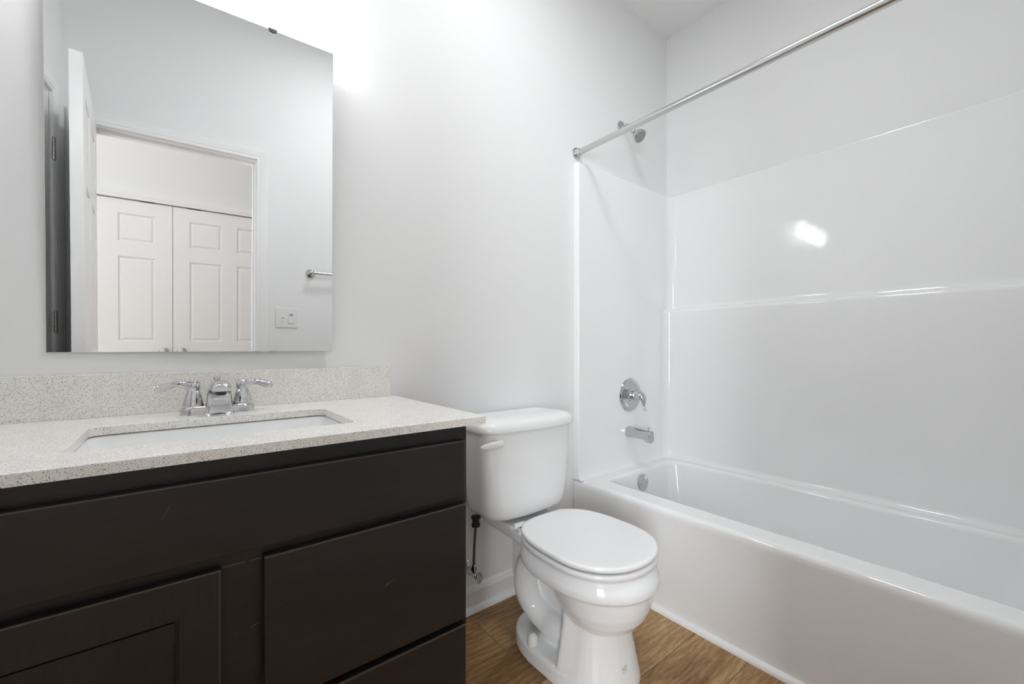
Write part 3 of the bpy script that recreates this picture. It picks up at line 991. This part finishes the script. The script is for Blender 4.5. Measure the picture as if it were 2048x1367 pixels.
# --- bowl, one continuous skin
def bowl():
    bm = bmesh.new()
    # rim band, bowl belly
    L = [oval(0.372, 0.150, -0.50, -0.665, -0.262), oval(0.3745, 0.166, -0.50, -0.682, -0.256), oval(0.372, 0.1715, -0.50, -0.688, -0.254),
         oval(0.358, 0.1785, -0.50, -0.698, -0.254), oval(0.340, 0.1835, -0.50, -0.706, -0.254), oval(0.324, 0.1835, -0.50, -0.707, -0.256), oval(0.317, 0.181, -0.50, -0.705, -0.262),
         oval(0.312, 0.166, -0.515, -0.696, -0.300, 2.3), oval(0.285, 0.155, -0.530, -0.691, -0.33, 2.1),
         oval(0.255, 0.146, -0.540, -0.683, -0.36, 2.0), oval(0.225, 0.132, -0.545, -0.670, -0.39, 2.0), oval(0.200, 0.112, -0.545, -0.651, -0.42, 2.0), oval(0.184, 0.086, -0.545, -0.626, -0.45, 2.0),
         oval(0.176, 0.045, -0.545, -0.585, -0.49, 2.0)]
    loft(bm, L)
    # front column: sharp-edged apron, flaring to the floor
    def col(z, hwb, hwf, yb, yfr):
        pts = [(TX - hwb, yb, z), (TX - hwb, yb - 0.012, z)]
        K = 18
        for k in range(1, K):
            a = PI + PI * k / K
            px, py = math.cos(a), math.sin(a)
            px = abs(px) ** 0.85 * (1 if px > 0 else -1)
            pts.append((TX + hwf * px, (yb - 0.03) + (yb - 0.03 - yfr) * py, z))
        pts += [(TX + hwb, yb - 0.012, z), (TX + hwb, yb, z)]
        return pts
    L = [col(0.0, 0.148, 0.142, -0.470, -0.640), col(0.02, 0.147, 0.139, -0.470, -0.637), col(0.06, 0.142, 0.130, -0.472, -0.628), col(0.12, 0.132, 0.118, -0.476, -0.616),
         col(0.19, 0.124, 0.109, -0.480, -0.606), col(0.235, 0.122, 0.106, -0.482, -0.604)]
    loft(bm, L)
    # plinth
    def base(z, hw, yb):
        return oval(z, hw, -0.40, -0.56, yb, 2.6, 3.5)
    loft(bm, [base(0.0, 0.150, -0.195), base(0.042, 0.150, -0.196), base(0.052, 0.146, -0.200), base(0.055, 0.139, -0.206)])
    # centre web and rear pillar
    box(bm, TX - 0.050, TX + 0.050, -0.52, -0.215, 0.03, 0.345)
    box(bm, TX - 0.084, TX + 0.084, -0.290, -0.185, 0.20, 0.350)
    # trapway bulges both sides
    for s in (-1, 1):
        pts = smooth_path([(TX + s * 0.050, -0.415, 0.295), (TX + s * 0.080, -0.350, 0.312), (TX + s * 0.095, -0.292, 0.275), (TX + s * 0.093, -0.272, 0.200),
                           (TX + s * 0.074, -0.288, 0.135), (TX + s * 0.056, -0.345, 0.102), (TX + s * 0.052, -0.402, 0.098), (TX + s * 0.034, -0.432, 0.096)], 5)
        n_p = len(pts)
        tube(bm, pts, [0.041 + 0.006 * min(1, max(0, (i / n_p - 0.55) / 0.2)) for i in range(n_p)], 20)
    # deck under the tank
    def deck(z, g):
        return [(TX - 0.128 + g, -0.335, z), (TX - 0.112 + g, -0.20, z), (TX - 0.105 + g, -0.045 - g, z), (TX + 0.105 - g, -0.045 - g, z), (TX + 0.112 - g, -0.20, z), (TX + 0.128 - g, -0.335, z)]
    loft(bm, [deck(0.335, 0.012), deck(0.348, 0.0), deck(0.379, 0.0), deck(0.384, 0.005)])
    return bm
bo = obj('bowl', bowl(), M['porcelain'], to, angle=180, weighted=False)
md = bo.modifiers.new('weld', 'REMESH')
md.mode = 'VOXEL'
md.voxel_size = 0.0036
md.use_smooth_shade = True
ms = bo.modifiers.new('soften', 'SMOOTH')
ms.factor = 0.5
ms.iterations = 5
# tank
def tank_loop(z, hw, yfr, ybk, rr, bow):
    pts = rrect(TX - hw, TX + hw, yfr, ybk, rr, z, 8)
    out = []
    for x, y, zz in pts:
        u = (x - TX) / hw
        fy = (y - ybk) / (yfr - ybk)
        out.append((x, y + bow * u * u * max(0, fy), zz))
    # extra points along the front so that the bow is a curve
    return out
def tank_dense(z, hw, yfr, ybk, rr, bow, K=12):
    a = rrect(TX - hw, TX + hw, yfr, ybk, rr, z, 8)
    out = []
    for i, p in enumerate(a):
        out.append(p)
        nx = a[(i + 1) % len(a)]
        if i in (8, 17, 26, 35):
            for k in range(1, K):
                out.append(tuple(p[j] + (nx[j] - p[j]) * k / K for j in range(3)))
    res = []
    for x, y, zz in out:
        u = (x - TX) / hw
        fy = max(0, (y - ybk) / (yfr - ybk))
        res.append((x, y + bow * u * u * fy, zz))
    return res
TKB = -0.020
bm = bmesh.new()
loft(bm, [tank_dense(0.4035, 0.150, -0.195, TKB - 0.02, 0.05, 0.02), tank_dense(0.4065, 0.168, -0.210, TKB - 0.012, 0.055, 0.02), tank_dense(0.415, 0.183, -0.220, TKB - 0.006, 0.055, 0.022),
          tank_dense(0.432, 0.192, -0.2255, TKB, 0.055, 0.024), tank_dense(0.47, 0.199, -0.228, TKB, 0.055, 0.025), tank_dense(0.56, 0.208, -0.2285, TKB, 0.052, 0.026), tank_dense(0.66, 0.216, -0.229, TKB, 0.05, 0.026),
          tank_dense(0.722, 0.219, -0.229, TKB, 0.05, 0.026)])
tk = obj('tank', bm, M['porcelain'], to, angle=60)
bm = bmesh.new()
loft(bm, [tank_dense(0.7225, 0.222, -0.234, TKB + 0.003, 0.052, 0.028), tank_dense(0.7245, 0.229, -0.242, TKB + 0.005, 0.056, 0.030), tank_dense(0.730, 0.232, -0.245, TKB + 0.005, 0.057, 0.030), tank_dense(0.745, 0.231, -0.244, TKB + 0.005, 0.057, 0.030),
          tank_dense(0.757, 0.225, -0.237, TKB + 0.003, 0.054, 0.030), tank_dense(0.765, 0.212, -0.223, TKB - 0.002, 0.050, 0.028), tank_dense(0.770, 0.190, -0.200, TKB - 0.012, 0.045, 0.025), tank_dense(0.7725, 0.14, -0.165, TKB - 0.03, 0.035, 0.02)])
obj('tank_lid', bm, M['porcelain'], to, angle=60)
# flush lever on the front left
bm = bmesh.new()
fx, fz = 0.872, 0.6925
yl = -0.2195
lathe(bm, [(0, -0.004), (0.0125, -0.004), (0.0125, 0.008), (0.010, 0.013), (0, 0.014)], (fx, yl, fz), (0, -1, 0), 24)
tube(bm, smooth_path([(fx + 0.012, yl - 0.012, fz + 0.001), (fx - 0.014, yl - 0.014, fz + 0.001), (fx - 0.044, yl - 0.015, fz + 0.001), (fx - 0.070, yl - 0.014, fz), (fx - 0.084, yl - 0.012, fz - 0.001)], 5),
     [0.0095] + [0.0125] * 5 + [0.0122] * 5 + [0.0105, 0.0100, 0.0095, 0.0090, 0.0082] + [0.0075, 0.0065, 0.0055, 0.0045] + [0.003], 16, (0.45, 1.0))
obj('flush_lever', bm, M['white_plastic'], to, angle=50)
# seat and lid
SW, SYW, SF, SB = 0.1815, -0.510, -0.694, -0.256
def seat_loop(z, g):
    return oval(z, SW - g, SYW, SF + g, SB - g, 3.0, 2.15)
bm = bmesh.new()
loft(bm, [seat_loop(0.3765, 0.012), seat_loop(0.3775, 0.007), seat_loop(0.3815, 0.002), seat_loop(0.388, 0.0004), seat_loop(0.393, 0.0008), seat_loop(0.3965, 0.0035), seat_loop(0.3975, 0.010)])
obj('seat', bm, M['seat'], to, angle=60)
bm = bmesh.new()
loft(bm, [seat_loop(0.4020, 0.009), seat_loop(0.4030, 0.0045), seat_loop(0.4065, 0.0012), seat_loop(0.411, 0.0), seat_loop(0.4160, 0.0010), seat_loop(0.4188, 0.0034), seat_loop(0.4200, 0.0080),
          seat_loop(0.4203, 0.020), seat_loop(0.4205, 0.05), seat_loop(0.4206, 0.10)])
ld_ = obj('seat_lid', bm, M['seat'], to, angle=60)
bm = bmesh.new()
lathe(bm, [(0, 0), (0.0011, 0), (0.0008, 0.0002), (0, 0.0002)], (0.9766, -0.5665, 0.42048), (0, 0, 1), 10)
obj('speck', bm, M['void'], ld_)
bm = bmesh.new()
box(bm, TX - 0.135, TX + 0.135, -0.262, -0.252, 0.3972, 0.4024)
obj('lid_bumper', bm, M['white_plastic'], ld_, smooth=False)
for s in (-1, 1):
    bm = bmesh.new()
    box(bm, TX + s * 0.095 - 0.022, TX + s * 0.095 + 0.022, -0.262, -0.232, 0.3835, 0.405, 0.004, 2)
    lathe(bm, [(0.0085, -0.027), (0.0095, -0.024), (0.0095, 0.024), (0.0085, 0.027)], (TX + s * 0.095, -0.2455, 0.396), (1, 0, 0), 18)
    obj('hinge', bm, M['white_plastic'], to)
for s in (-1, 1):
    bm = bmesh.new()
    lathe(bm, [(0.0, 0.0), (0.0185, 0.0), (0.0185, 0.012), (0.0172, 0.023), (0.0125, 0.031), (0.006, 0.0350), (0, 0.0357)], (TX + s * 0.1285, -0.350, 0.0505), (0, 0, 1), 24)
    obj('bolt_cap', bm, M['white_plastic'], to)
# small printed certification mark on the pedestal
def mark():
    bm = bmesh.new()
    def strip(pts, wd=0.0007):
        for (x0, z0), (x1, z1) in zip(pts[:-1], pts[1:]):
            n = Vector((-(z1 - z0), x1 - x0)).normalized() * wd * 0.5
            ext = Vector((x1 - x0, z1 - z0)).normalized() * wd * 0.3
            v = [(x0 - n.x - ext.x, z0 - n.y - ext.y), (x1 - n.x + ext.x, z1 - n.y + ext.y), (x1 + n.x + ext.x, z1 + n.y + ext.y), (x0 + n.x - ext.x, z0 + n.y - ext.y)]
            bm.faces.new([bm.verts.new((a, 0, b)) for a, b in v])
    # badge outline, crossing letters
    strip([(-0.0105, 0.0055), (-0.0005, 0.0085), (0.0000, -0.0020), (0.0015, -0.0065)])
    strip([(-0.0105, 0.0055), (-0.0100, -0.0030), (-0.0080, -0.0075), (-0.0045, -0.0095), (-0.0020, -0.0080), (-0.0015, -0.0050)])
    strip([(-0.0100, 0.0050), (-0.0060, 0.0022), (-0.0005, 0.0040)])
    strip([(-0.0095, 0.0000), (-0.0055, -0.0010), (-0.0005, 0.0000)])
    strip([(-0.0080, -0.0005), (-0.0055, 0.0030), (-0.0030, -0.0005)])
    # four lines of fine print
    for k, (a, b) in enumerate(((0.0020, 0.0095), (0.0022, 0.0115), (0.0030, 0.0112), (0.0034, 0.0108))):
        z0 = 0.0085 - 0.0042 * k
        x = a
        while x < b - 0.0004:
            l = random.uniform(0.0008, 0.0019)
            strip([(x, z0 + (x - a) * 0.25), (min(b, x + l), z0 + (min(b, x + l) - a) * 0.25)], 0.0012)
            x += l + 0.0005
    strip([(0.005, -0.0075), (0.0075, -0.0070)], 0.0012)
    bmesh.ops.subdivide_edges(bm, edges=[e_ for e_ in bm.edges if e_.calc_length() > 0.002], cuts=2)
    return bm
bm = mark()
bmesh.ops.rotate(bm, cent=(0, 0, 0), matrix=Matrix.Rotation(math.radians(12), 3, 'Z'), verts=bm.verts)
bmesh.ops.translate(bm, verts=bm.verts, vec=(1.0340, -0.66, 0.0815))
mk = obj('printed_mark', bm, M['print'], to, smooth=False)
sw = mk.modifiers.new('wrap', 'SHRINKWRAP')
sw.target = bo
sw.wrap_method = 'NEAREST_SURFACEPOINT'
sw.wrap_mode = 'ABOVE_SURFACE'
sw.offset = 0.0004
mk['label'] = 'small grey printed badge and four lines of fine print'

# water supply
ws = thing('water_supply', 'chrome stop valve and grey riser tube under the toilet tank', 'valve', (0.865, -0.05, 0.175))
VXX, VZ = 0.868, 0.176
bm = bmesh.new()
lathe(bm, [(0.0, 0.0002), (0.032, 0.0002), (0.031, 0.004), (0.024, 0.010), (0.0115, 0.015), (0.0115, 0.018)], (VXX, 0, VZ), (0, -1, 0), 32)
obj('escutcheon', bm, M['chrome'], ws)
bm = bmesh.new()
lathe(bm, [(0.0085, 0.012), (0.0085, 0.038), (0.0125, 0.039), (0.0125, 0.052), (0.0105, 0.053), (0.0105, 0.085), (0.0085, 0.087), (0.006, 0.098), (0, 0.098)], (VXX, 0, VZ), (0, -1, 0), 20)
lathe(bm, [(0.0075, 0.0), (0.0075, 0.016), (0.0115, 0.017), (0.0115, 0.031), (0.0085, 0.034), (0.006, 0.038)], (VXX, -0.068, VZ), (0, 0, 1), 6)
obj('valve_body', bm, M['chrome'], ws, angle=30)
bm = bmesh.new()
lp = []
for h, k in ((0.0, 0.55), (0.0015, 0.92), (0.005, 1.0), (0.0085, 0.92), (0.0095, 0.6), (0.0080, 0.3)):
    lp.append([(VXX + 0.0145 * k * math.cos(t) * (1 + 0.06 * math.cos(6 * t)), -0.096 - h, VZ + 0.022 * k * math.sin(t) * (1 + 0.04 * math.cos(6 * t))) for t in [2 * PI * i / 40 for i in range(40)]])
loft(bm, lp)
obj('valve_handle', bm, M['chrome'], ws, angle=30)
bm = bmesh.new()
tube(bm, smooth_path([(VXX, -0.068, VZ + 0.034), (VXX, -0.069, 0.25), (VXX - 0.003, -0.078, 0.31), (VXX - 0.006, -0.090, 0.368)], 6), 0.0056, 14)
obj('riser_tube', bm, M['braid'], ws)
bm = bmesh.new()
lathe(bm, [(0.010, 0.0), (0.0165, 0.002), (0.0165, 0.012), (0.0135, 0.013), (0.0135, 0.030), (0.018, 0.031), (0.018, 0.0385)], (VXX - 0.006, -0.090, 0.364), (0, 0, 1), 8)
obj('coupling_nut', bm, M['black_plastic'], ws, angle=30)

# ------------------------------------------------------------------ bathtub and surround
TW0, TW1 = TUBX, RX - 0.002
TY0, TY1 = FY + 0.002, -0.002
RIM = 0.402
tb = thing('bathtub', 'white alcove bathtub with a plain flat apron', 'bathtub', ((TW0 + TW1) / 2, (TY0 + TY1) / 2, 0))
IX0, IX1, IY0, IY1 = 1.588, 2.150, -1.405, -0.108
bm = bmesh.new()
def o_(z, g, gx=0.0):
    return rrect(TW0 + gx, TW1 - g, TY0 + g, TY1 - g, 0.004, z, S)
def i_(z, g, r):
    return rrect(IX0 + g, IX1 - g, IY0 + g, IY1 - g, r, z, S)
L = [o_(0.001, 0, 0.0), o_(0.372, 0, 0.0), o_(0.386, 0, 0.0012), o_(0.396, 0.0, 0.0055), o_(0.401, 0.0, 0.0125), o_(RIM, 0.0, 0.022),
     i_(RIM, -0.016, 0.05), i_(RIM - 0.002, -0.006, 0.05), i_(RIM - 0.008, 0.0, 0.05), i_(RIM - 0.020, 0.0035, 0.055), i_(0.20, 0.028, 0.08), i_(0.12, 0.045, 0.095),
     i_(0.085, 0.065, 0.10), i_(0.068, 0.10, 0.09), i_(0.062, 0.16, 0.06)]
loft(bm, L, False, True)
obj('tub_shell', bm, M['gel'], tb, angle=50)
bm = bmesh.new()
oy = IY1 - 0.0125
lathe(bm, [(0, 0.0), (0.038, 0.0), (0.040, 0.002), (0.040, 0.0045), (0.037, 0.0075), (0.015, 0.0095), (0, 0.0098)], (1.858, oy, 0.340), (0, -1, 0.10), 40)
op = obj('overflow_plate', bm, M['chrome'], tb)
for s in (-1, 1):
    bm = bmesh.new()
    lathe(bm, [(0, 0.006), (0.0052, 0.006), (0.0052, 0.0095), (0.003, 0.0108), (0, 0.0108)], (1.858 + s * 0.0235, oy, 0.337), (0, -1, 0.10), 16)
    obj('screw', bm, M['nickel'], op)
bm = bmesh.new()
lathe(bm, [(0, 0.002), (0.022, 0.004), (0.034, 0.003), (0.036, 0.0)], (1.858, -0.33, 0.062), (0, 0, 1), 32)
obj('drain', bm, M['chrome'], tb)

su = thing('tub_surround', 'glossy white moulded wall surround above the bathtub', 'tub surround', (1.9, -0.75, RIM))
def sur(z, xs, th=0.035, r=0.048, fl=0.0, wall=False, ledge=0.0):
    """plan outline (open) of the inner face at height z"""
    xs_ = xs
    pts = []
    y_in = -th
    yb = FY + th
    x0 = TUBX + fl
    # first flange: from the wall out
    pts += [(x0, -0.0008, z), (x0, y_in + 0.006, z)]
    for k in range(1, 5):
        a = PI / 2 * k / 4
        pts.append((x0 + 0.006 - 0.006 * math.cos(a), y_in + 0.006 - 0.006 * math.sin(a), z))
    for k in range(0, 9):
        a = PI / 2 * k / 8
        pts.append((xs_ - r + r * math.sin(a), y_in - r + r * math.cos(a), z))
    for k in range(0, 9):
        a = PI / 2 * k / 8
        pts.append((xs_ - r + r * math.cos(a), yb + r - r * math.sin(a), z))
    for k in range(0, 5):
        a = PI / 2 * k / 4
        pts.append((x0 + 0.006 - 0.006 * math.sin(a), yb - 0.006 + 0.006 * math.cos(a), z))
    pts += [(x0, FY + 0.0008, z)]
    return pts
XL, XU = 2.212, 2.252
def sur_wall(z):
    return [(min(max(x, TUBX), RX - 0.001) if -0.01 > 9 else (TUBX if i in (0, 1) else TUBX), y, z) for i, (x, y, z_) in enumerate(sur(z, XU))]
L = [sur(RIM + 0.0002, XL - 0.026, 0.052, 0.03), sur(RIM + 0.004, XL - 0.014, 0.045, 0.038), sur(RIM + 0.012, XL - 0.005, 0.039, 0.045), sur(RIM + 0.026, XL, 0.0355, 0.048), sur(RIM + 0.05, XL, 0.035, 0.048),
     sur(1.222, XL), sur(1.232, XL + 0.002), sur(1.239, XL + 0.007), sur(1.2425, XL + 0.014), sur(1.2440, XL + 0.024), sur(1.2475, XU - 0.006), sur(1.256, XU - 0.0015), sur(1.27, XU),
     sur(1.892, XU), sur(1.898, XU + 0.0015, 0.0335, 0.048, 0.0006), sur(1.901, XU + 0.006, 0.029, 0.048, 0.003)]
# top lip back to the walls
top = [(min(TUBX + 0.006, x) if False else x, y, 1.9015) for x, y, z in L[-1]]
n_ = len(top)
tl = []
for i, (x, y, z) in enumerate(top):
    if i <= 5:
        tl.append((x, -0.0008, 1.9015))
    elif i <= 14:
        a = (i - 6) / 8
        tl.append((x if a < 0.5 else RX - 0.0008, -0.0008 if a <= 0.5 else y, 1.9015))
    elif i <= 23:
        a = (i - 15) / 8
        tl.append((RX - 0.0008 if a <= 0.5 else x, y if a < 0.5 else FY + 0.0008, 1.9015))
    else:
        tl.append((x, FY + 0.0008, 1.9015))
tl[10] = (RX - 0.0008, -0.0008, 1.9015)
tl[19] = (RX - 0.0008, FY + 0.0008, 1.9015)
bm = bmesh.new()
loft(bm, L + [tl], False, False, closed=False)
obj('surround_panel', bm, M['gel'], su, angle=40)

# tub valve
EY = -0.035
VAX, VAZ = 1.867, 0.778
tv = thing('shower_valve', 'round chrome shower valve with a curved lever on the tub surround', 'faucet', (VAX, EY, VAZ))
bm = bmesh.new()
lathe(bm, [(0, 0.0002), (0.087, 0.0002), (0.088, 0.003), (0.0855, 0.0075), (0.078, 0.0105), (0.064, 0.0095), (0.052, 0.0075), (0.0, 0.0075)], (VAX, EY, VAZ), (0, -1, 0), 56)
obj('escutcheon', bm, M['chrome'], tv)
bm = bmesh.new()
lathe(bm, [(0.033, 0.007), (0.031, 0.012), (0.026, 0.014), (0.024, 0.016), (0.024, 0.036), (0.021, 0.040), (0.021, 0.046)], (VAX, EY, VAZ), (0, -1, 0), 32)
obj('sleeve', bm, M['chrome'], tv)
bm = bmesh.new()
pts = smooth_path([(VAX, EY - 0.044, VAZ), (VAX, EY - 0.058, VAZ + 0.001), (VAX, EY - 0.074, VAZ - 0.006), (VAX, EY - 0.084, VAZ - 0.022), (VAX, EY - 0.086, VAZ - 0.044), (VAX, EY - 0.089, VAZ - 0.062), (VAX, EY - 0.097, VAZ - 0.076)], 6)
rr = []
for i in range(len(pts)):
    t = i / (len(pts) - 1)
    rr.append(0.0275 - 0.012 * t if t < 0.3 else max(0.0064, 0.0239 - (t - 0.3) * 0.042))
rr[-1] = 0.005
tube(bm, pts, rr, 20, [(1.0, 1.0 - 0.35 * (i / (len(pts) - 1))) for i in range(len(pts))])
obj('lever', bm, M['chrome'], tv, angle=50)

# tub spout
SPX, SPZ = 1.855, 0.586
ts = thing('tub_spout', 'chrome tub spout with a diverter knob below the shower valve', 'spout', (SPX, EY, SPZ))
bm = bmesh.new()
def sp_loop(y, hw, zc, zt_, zb_, sq=2.2, n=28):
    out = []
    for i in range(n):
        a = 2 * PI * i / n
        c, s = math.cos(a), math.sin(a)
        px = abs(c) ** (2 / sq) * (1 if c >= 0 else -1)
        py = abs(s) ** (2 / sq) * (1 if s >= 0 else -1)
        out.append((SPX + hw * px, y, zc + (zt_ - zc) * py if s >= 0 else zc + (zc - zb_) * py))
    return out
e0 = EY - 0.0003
loft(bm, [sp_loop(e0, 0.029, SPZ, SPZ + 0.029, SPZ - 0.029), sp_loop(e0 - 0.004, 0.030, SPZ, SPZ + 0.030, SPZ - 0.030), sp_loop(e0 - 0.035, 0.0285, SPZ, SPZ + 0.029, SPZ - 0.0285),
          sp_loop(e0 - 0.07, 0.0255, SPZ, SPZ + 0.0255, SPZ - 0.0275, 2.4), sp_loop(e0 - 0.095, 0.0235, SPZ, SPZ + 0.0235, SPZ - 0.0272, 2.6),
          sp_loop(e0 - 0.103, 0.0230, SPZ, SPZ + 0.0230, SPZ - 0.030, 2.8), sp_loop(e0 - 0.108, 0.0228, SPZ, SPZ + 0.0228, SPZ - 0.0385, 3.0),
          sp_loop(e0 - 0.136, 0.0220, SPZ, SPZ + 0.0215, SPZ - 0.0385, 3.2), sp_loop(e0 - 0.1385, 0.0205, SPZ, SPZ + 0.0195, SPZ - 0.037, 3.0)])
obj('spout_body', bm, M['chrome'], ts, angle=45)
bm = bmesh.new()
lathe(bm, [(0.003, 0.0), (0.003, 0.008), (0.0055, 0.0095), (0.0072, 0.013), (0.0072, 0.0165), (0.0055, 0.0175), (0, 0.0178)], (SPX, e0 - 0.122, SPZ + 0.0215), (0, 0, 1), 20)
obj('diverter_knob', bm, M['chrome'], ts)
# shower head
SHX, SHZ = 1.842, 2.190
sh = thing('showerhead', 'small chrome shower head on an arm high on the tub wall', 'shower head', (SHX, 0, SHZ))
bm = bmesh.new()
lathe(bm, [(0, 0.0003), (0.034, 0.0003), (0.034, 0.003), (0.027, 0.009), (0.012, 0.012), (0.0105, 0.012)], (SHX, 0, SHZ), (0, -1, 0), 36)
obj('flange', bm, M['chrome'], sh)
bm = bmesh.new()
arm = smooth_path([(SHX, -0.006, SHZ), (SHX, -0.030, SHZ + 0.001), (SHX, -0.050, SHZ - 0.014), (SHX, -0.070, SHZ - 0.044)], 6)
tube(bm, arm, 0.0085, 16)
obj('arm', bm, M['chrome'], sh)
dirh = Vector((0.0, -0.707, -0.707))
hb = Vector((SHX, -0.070, SHZ - 0.044))
bm = bmesh.new()
lathe(bm, [(0.0085, -0.004), (0.013, 0.0), (0.014, 0.008), (0.011, 0.014), (0.013, 0.020), (0.020, 0.030), (0.028, 0.044), (0.0325, 0.055), (0.0345, 0.062), (0.0345, 0.066), (0.031, 0.0685)], hb, dirh, 36)
hd = obj('head', bm, M['chrome'], sh)
bm = bmesh.new()
lathe(bm, [(0.0315, 0.0672), (0.030, 0.0692), (0.0, 0.0698)], hb, dirh, 36, False, True)
d_, u_, v_ = frame(dirh)
for ring, cnt in ((0.006, 6), (0.013, 12), (0.020, 18), (0.0265, 24)):
    for k in range(cnt):
        a = 2 * PI * k / cnt
        lathe(bm, [(0.0014, 0.069), (0.0011, 0.0712), (0, 0.0713)], hb + (u_ * math.cos(a) + v_ * math.sin(a)) * ring, dirh, 8)
obj('spray_face', bm, M['grey_plastic'], sh)

# shower curtain rod
RDX, RDZ = 1.497, 1.955
rd = thing('shower_curtain_rod', 'brushed steel shower curtain rod above the tub', 'curtain rod', (RDX, FY / 2, RDZ))
bm = bmesh.new()
lathe(bm, [(0.0135, 0.012), (0.0135, -FY - 0.012)], (RDX, 0, RDZ), (0, -1, 0), 28)
obj('rod', bm, M['steel'], rd)
for y, s in ((0, -1), (FY, 1)):
    bm = bmesh.new()
    lathe(bm, [(0, 0.0004), (0.0275, 0.0004), (0.0275, 0.003), (0.024, 0.0055), (0.020, 0.0065), (0.020, 0.010), (0.0215, 0.0125), (0.0195, 0.015), (0.018, 0.0155), (0.018, 0.022), (0.0170, 0.024), (0.0136, 0.026)], (RDX, y, RDZ), (0, s, 0), 36)
    obj('flange', bm, M['chrome'], rd)

# ------------------------------------------------------------------ reflected fittings on the front wall
tbx0, tbx1, tbz = 0.552, 1.162, 1.423
tr = thing('towel_bar', 'chrome towel bar on the front wall, its end seen in the mirror', 'towel bar', ((tbx0 + tbx1) / 2, FY, tbz))
for x in (tbx0, tbx1):
    bm = bmesh.new()
    lathe(bm, [(0, 0.0003), (0.0265, 0.0003), (0.0265, 0.004), (0.022, 0.010), (0.012, 0.014), (0.0095, 0.022), (0.0105, 0.038), (0.0135, 0.044), (0.0145, 0.052), (0.0125, 0.060), (0.006, 0.064), (0, 0.0645)], (x, FY, tbz), (0, 1, 0), 32)
    obj('post', bm, M['chrome'], tr)
bm = bmesh.new()
lathe(bm, [(0.0085, 0.0), (0.0085, tbx1 - tbx0)], (tbx0, FY + 0.052, tbz), (1, 0, 0), 20)
obj('bar', bm, M['chrome'], tr)

px0, pz0, ps = 0.3640, 1.144, 0.119
pl = thing('light_switch', 'white two-gang switch plate beside the doorway, reflected in the mirror', 'light switch', (px0 + ps / 2, FY, pz0))
bm = bmesh.new()
box(bm, px0, px0 + ps, FY + 0.0003, FY + 0.0060, pz0 - ps / 2, pz0 + ps / 2)
es = [e_ for e_ in bm.edges if all(abs(v.co.y - (FY + 0.006)) < 1e-5 for v in e_.verts)]
bmesh.ops.bevel(bm, geom=es, offset=0.004, segments=3, profile=0.5, affect='EDGES')
obj('plate', bm, M['white_plastic'], pl, angle=25)
gx1, gx2 = px0 + ps * 0.33, px0 + ps * 0.70
bm = bmesh.new()
box(bm, gx1 - 0.005, gx1 + 0.005, FY + 0.0058, FY + 0.0066, pz0 - 0.012, pz0 + 0.012)
tube(bm, [(gx1, FY + 0.005, pz0), (gx1, FY + 0.013, pz0 + 0.004), (gx1, FY + 0.017, pz0 + 0.0065)], [0.0048, 0.0042, 0.0036], 12)
obj('toggle', bm, M['white_plastic'], pl)
for z in (-0.030, 0.030):
    bm = bmesh.new()
    lathe(bm, [(0.0032, 0.0055), (0.0030, 0.0069), (0, 0.0071)], (gx1, FY, pz0 + z), (0, 1, 0), 14)
    obj('plate_screw', bm, M['white_plastic'], pl)
bm = bmesh.new()
box(bm, gx2 - 0.0165, gx2 + 0.0165, FY + 0.0050, FY + 0.0068, pz0 - 0.0335, pz0 + 0.0335, 0.0006, 1)
box(bm, gx2 - 0.0150, gx2 + 0.0150, FY + 0.0060, FY + 0.0105, pz0 - 0.031, pz0 + 0.001, 0.0012, 2)
tm = obj('timer_switch', bm, M['white_plastic'], pl, angle=30)
bm = bmesh.new()
box(bm, gx2 - 0.009, gx2 + 0.009, FY + 0.0062, FY + 0.0074, pz0 + 0.013, pz0 + 0.025)
obj('sensor_window', bm, M['grey_plastic'], tm, smooth=False)
bm = bmesh.new()
lathe(bm, [(0.0016, 0.010), (0.0016, 0.0108), (0, 0.0109)], (gx2, FY, pz0 - 0.015), (0, 1, 0), 10)
obj('indicator', bm, M['grey_plastic'], tm)
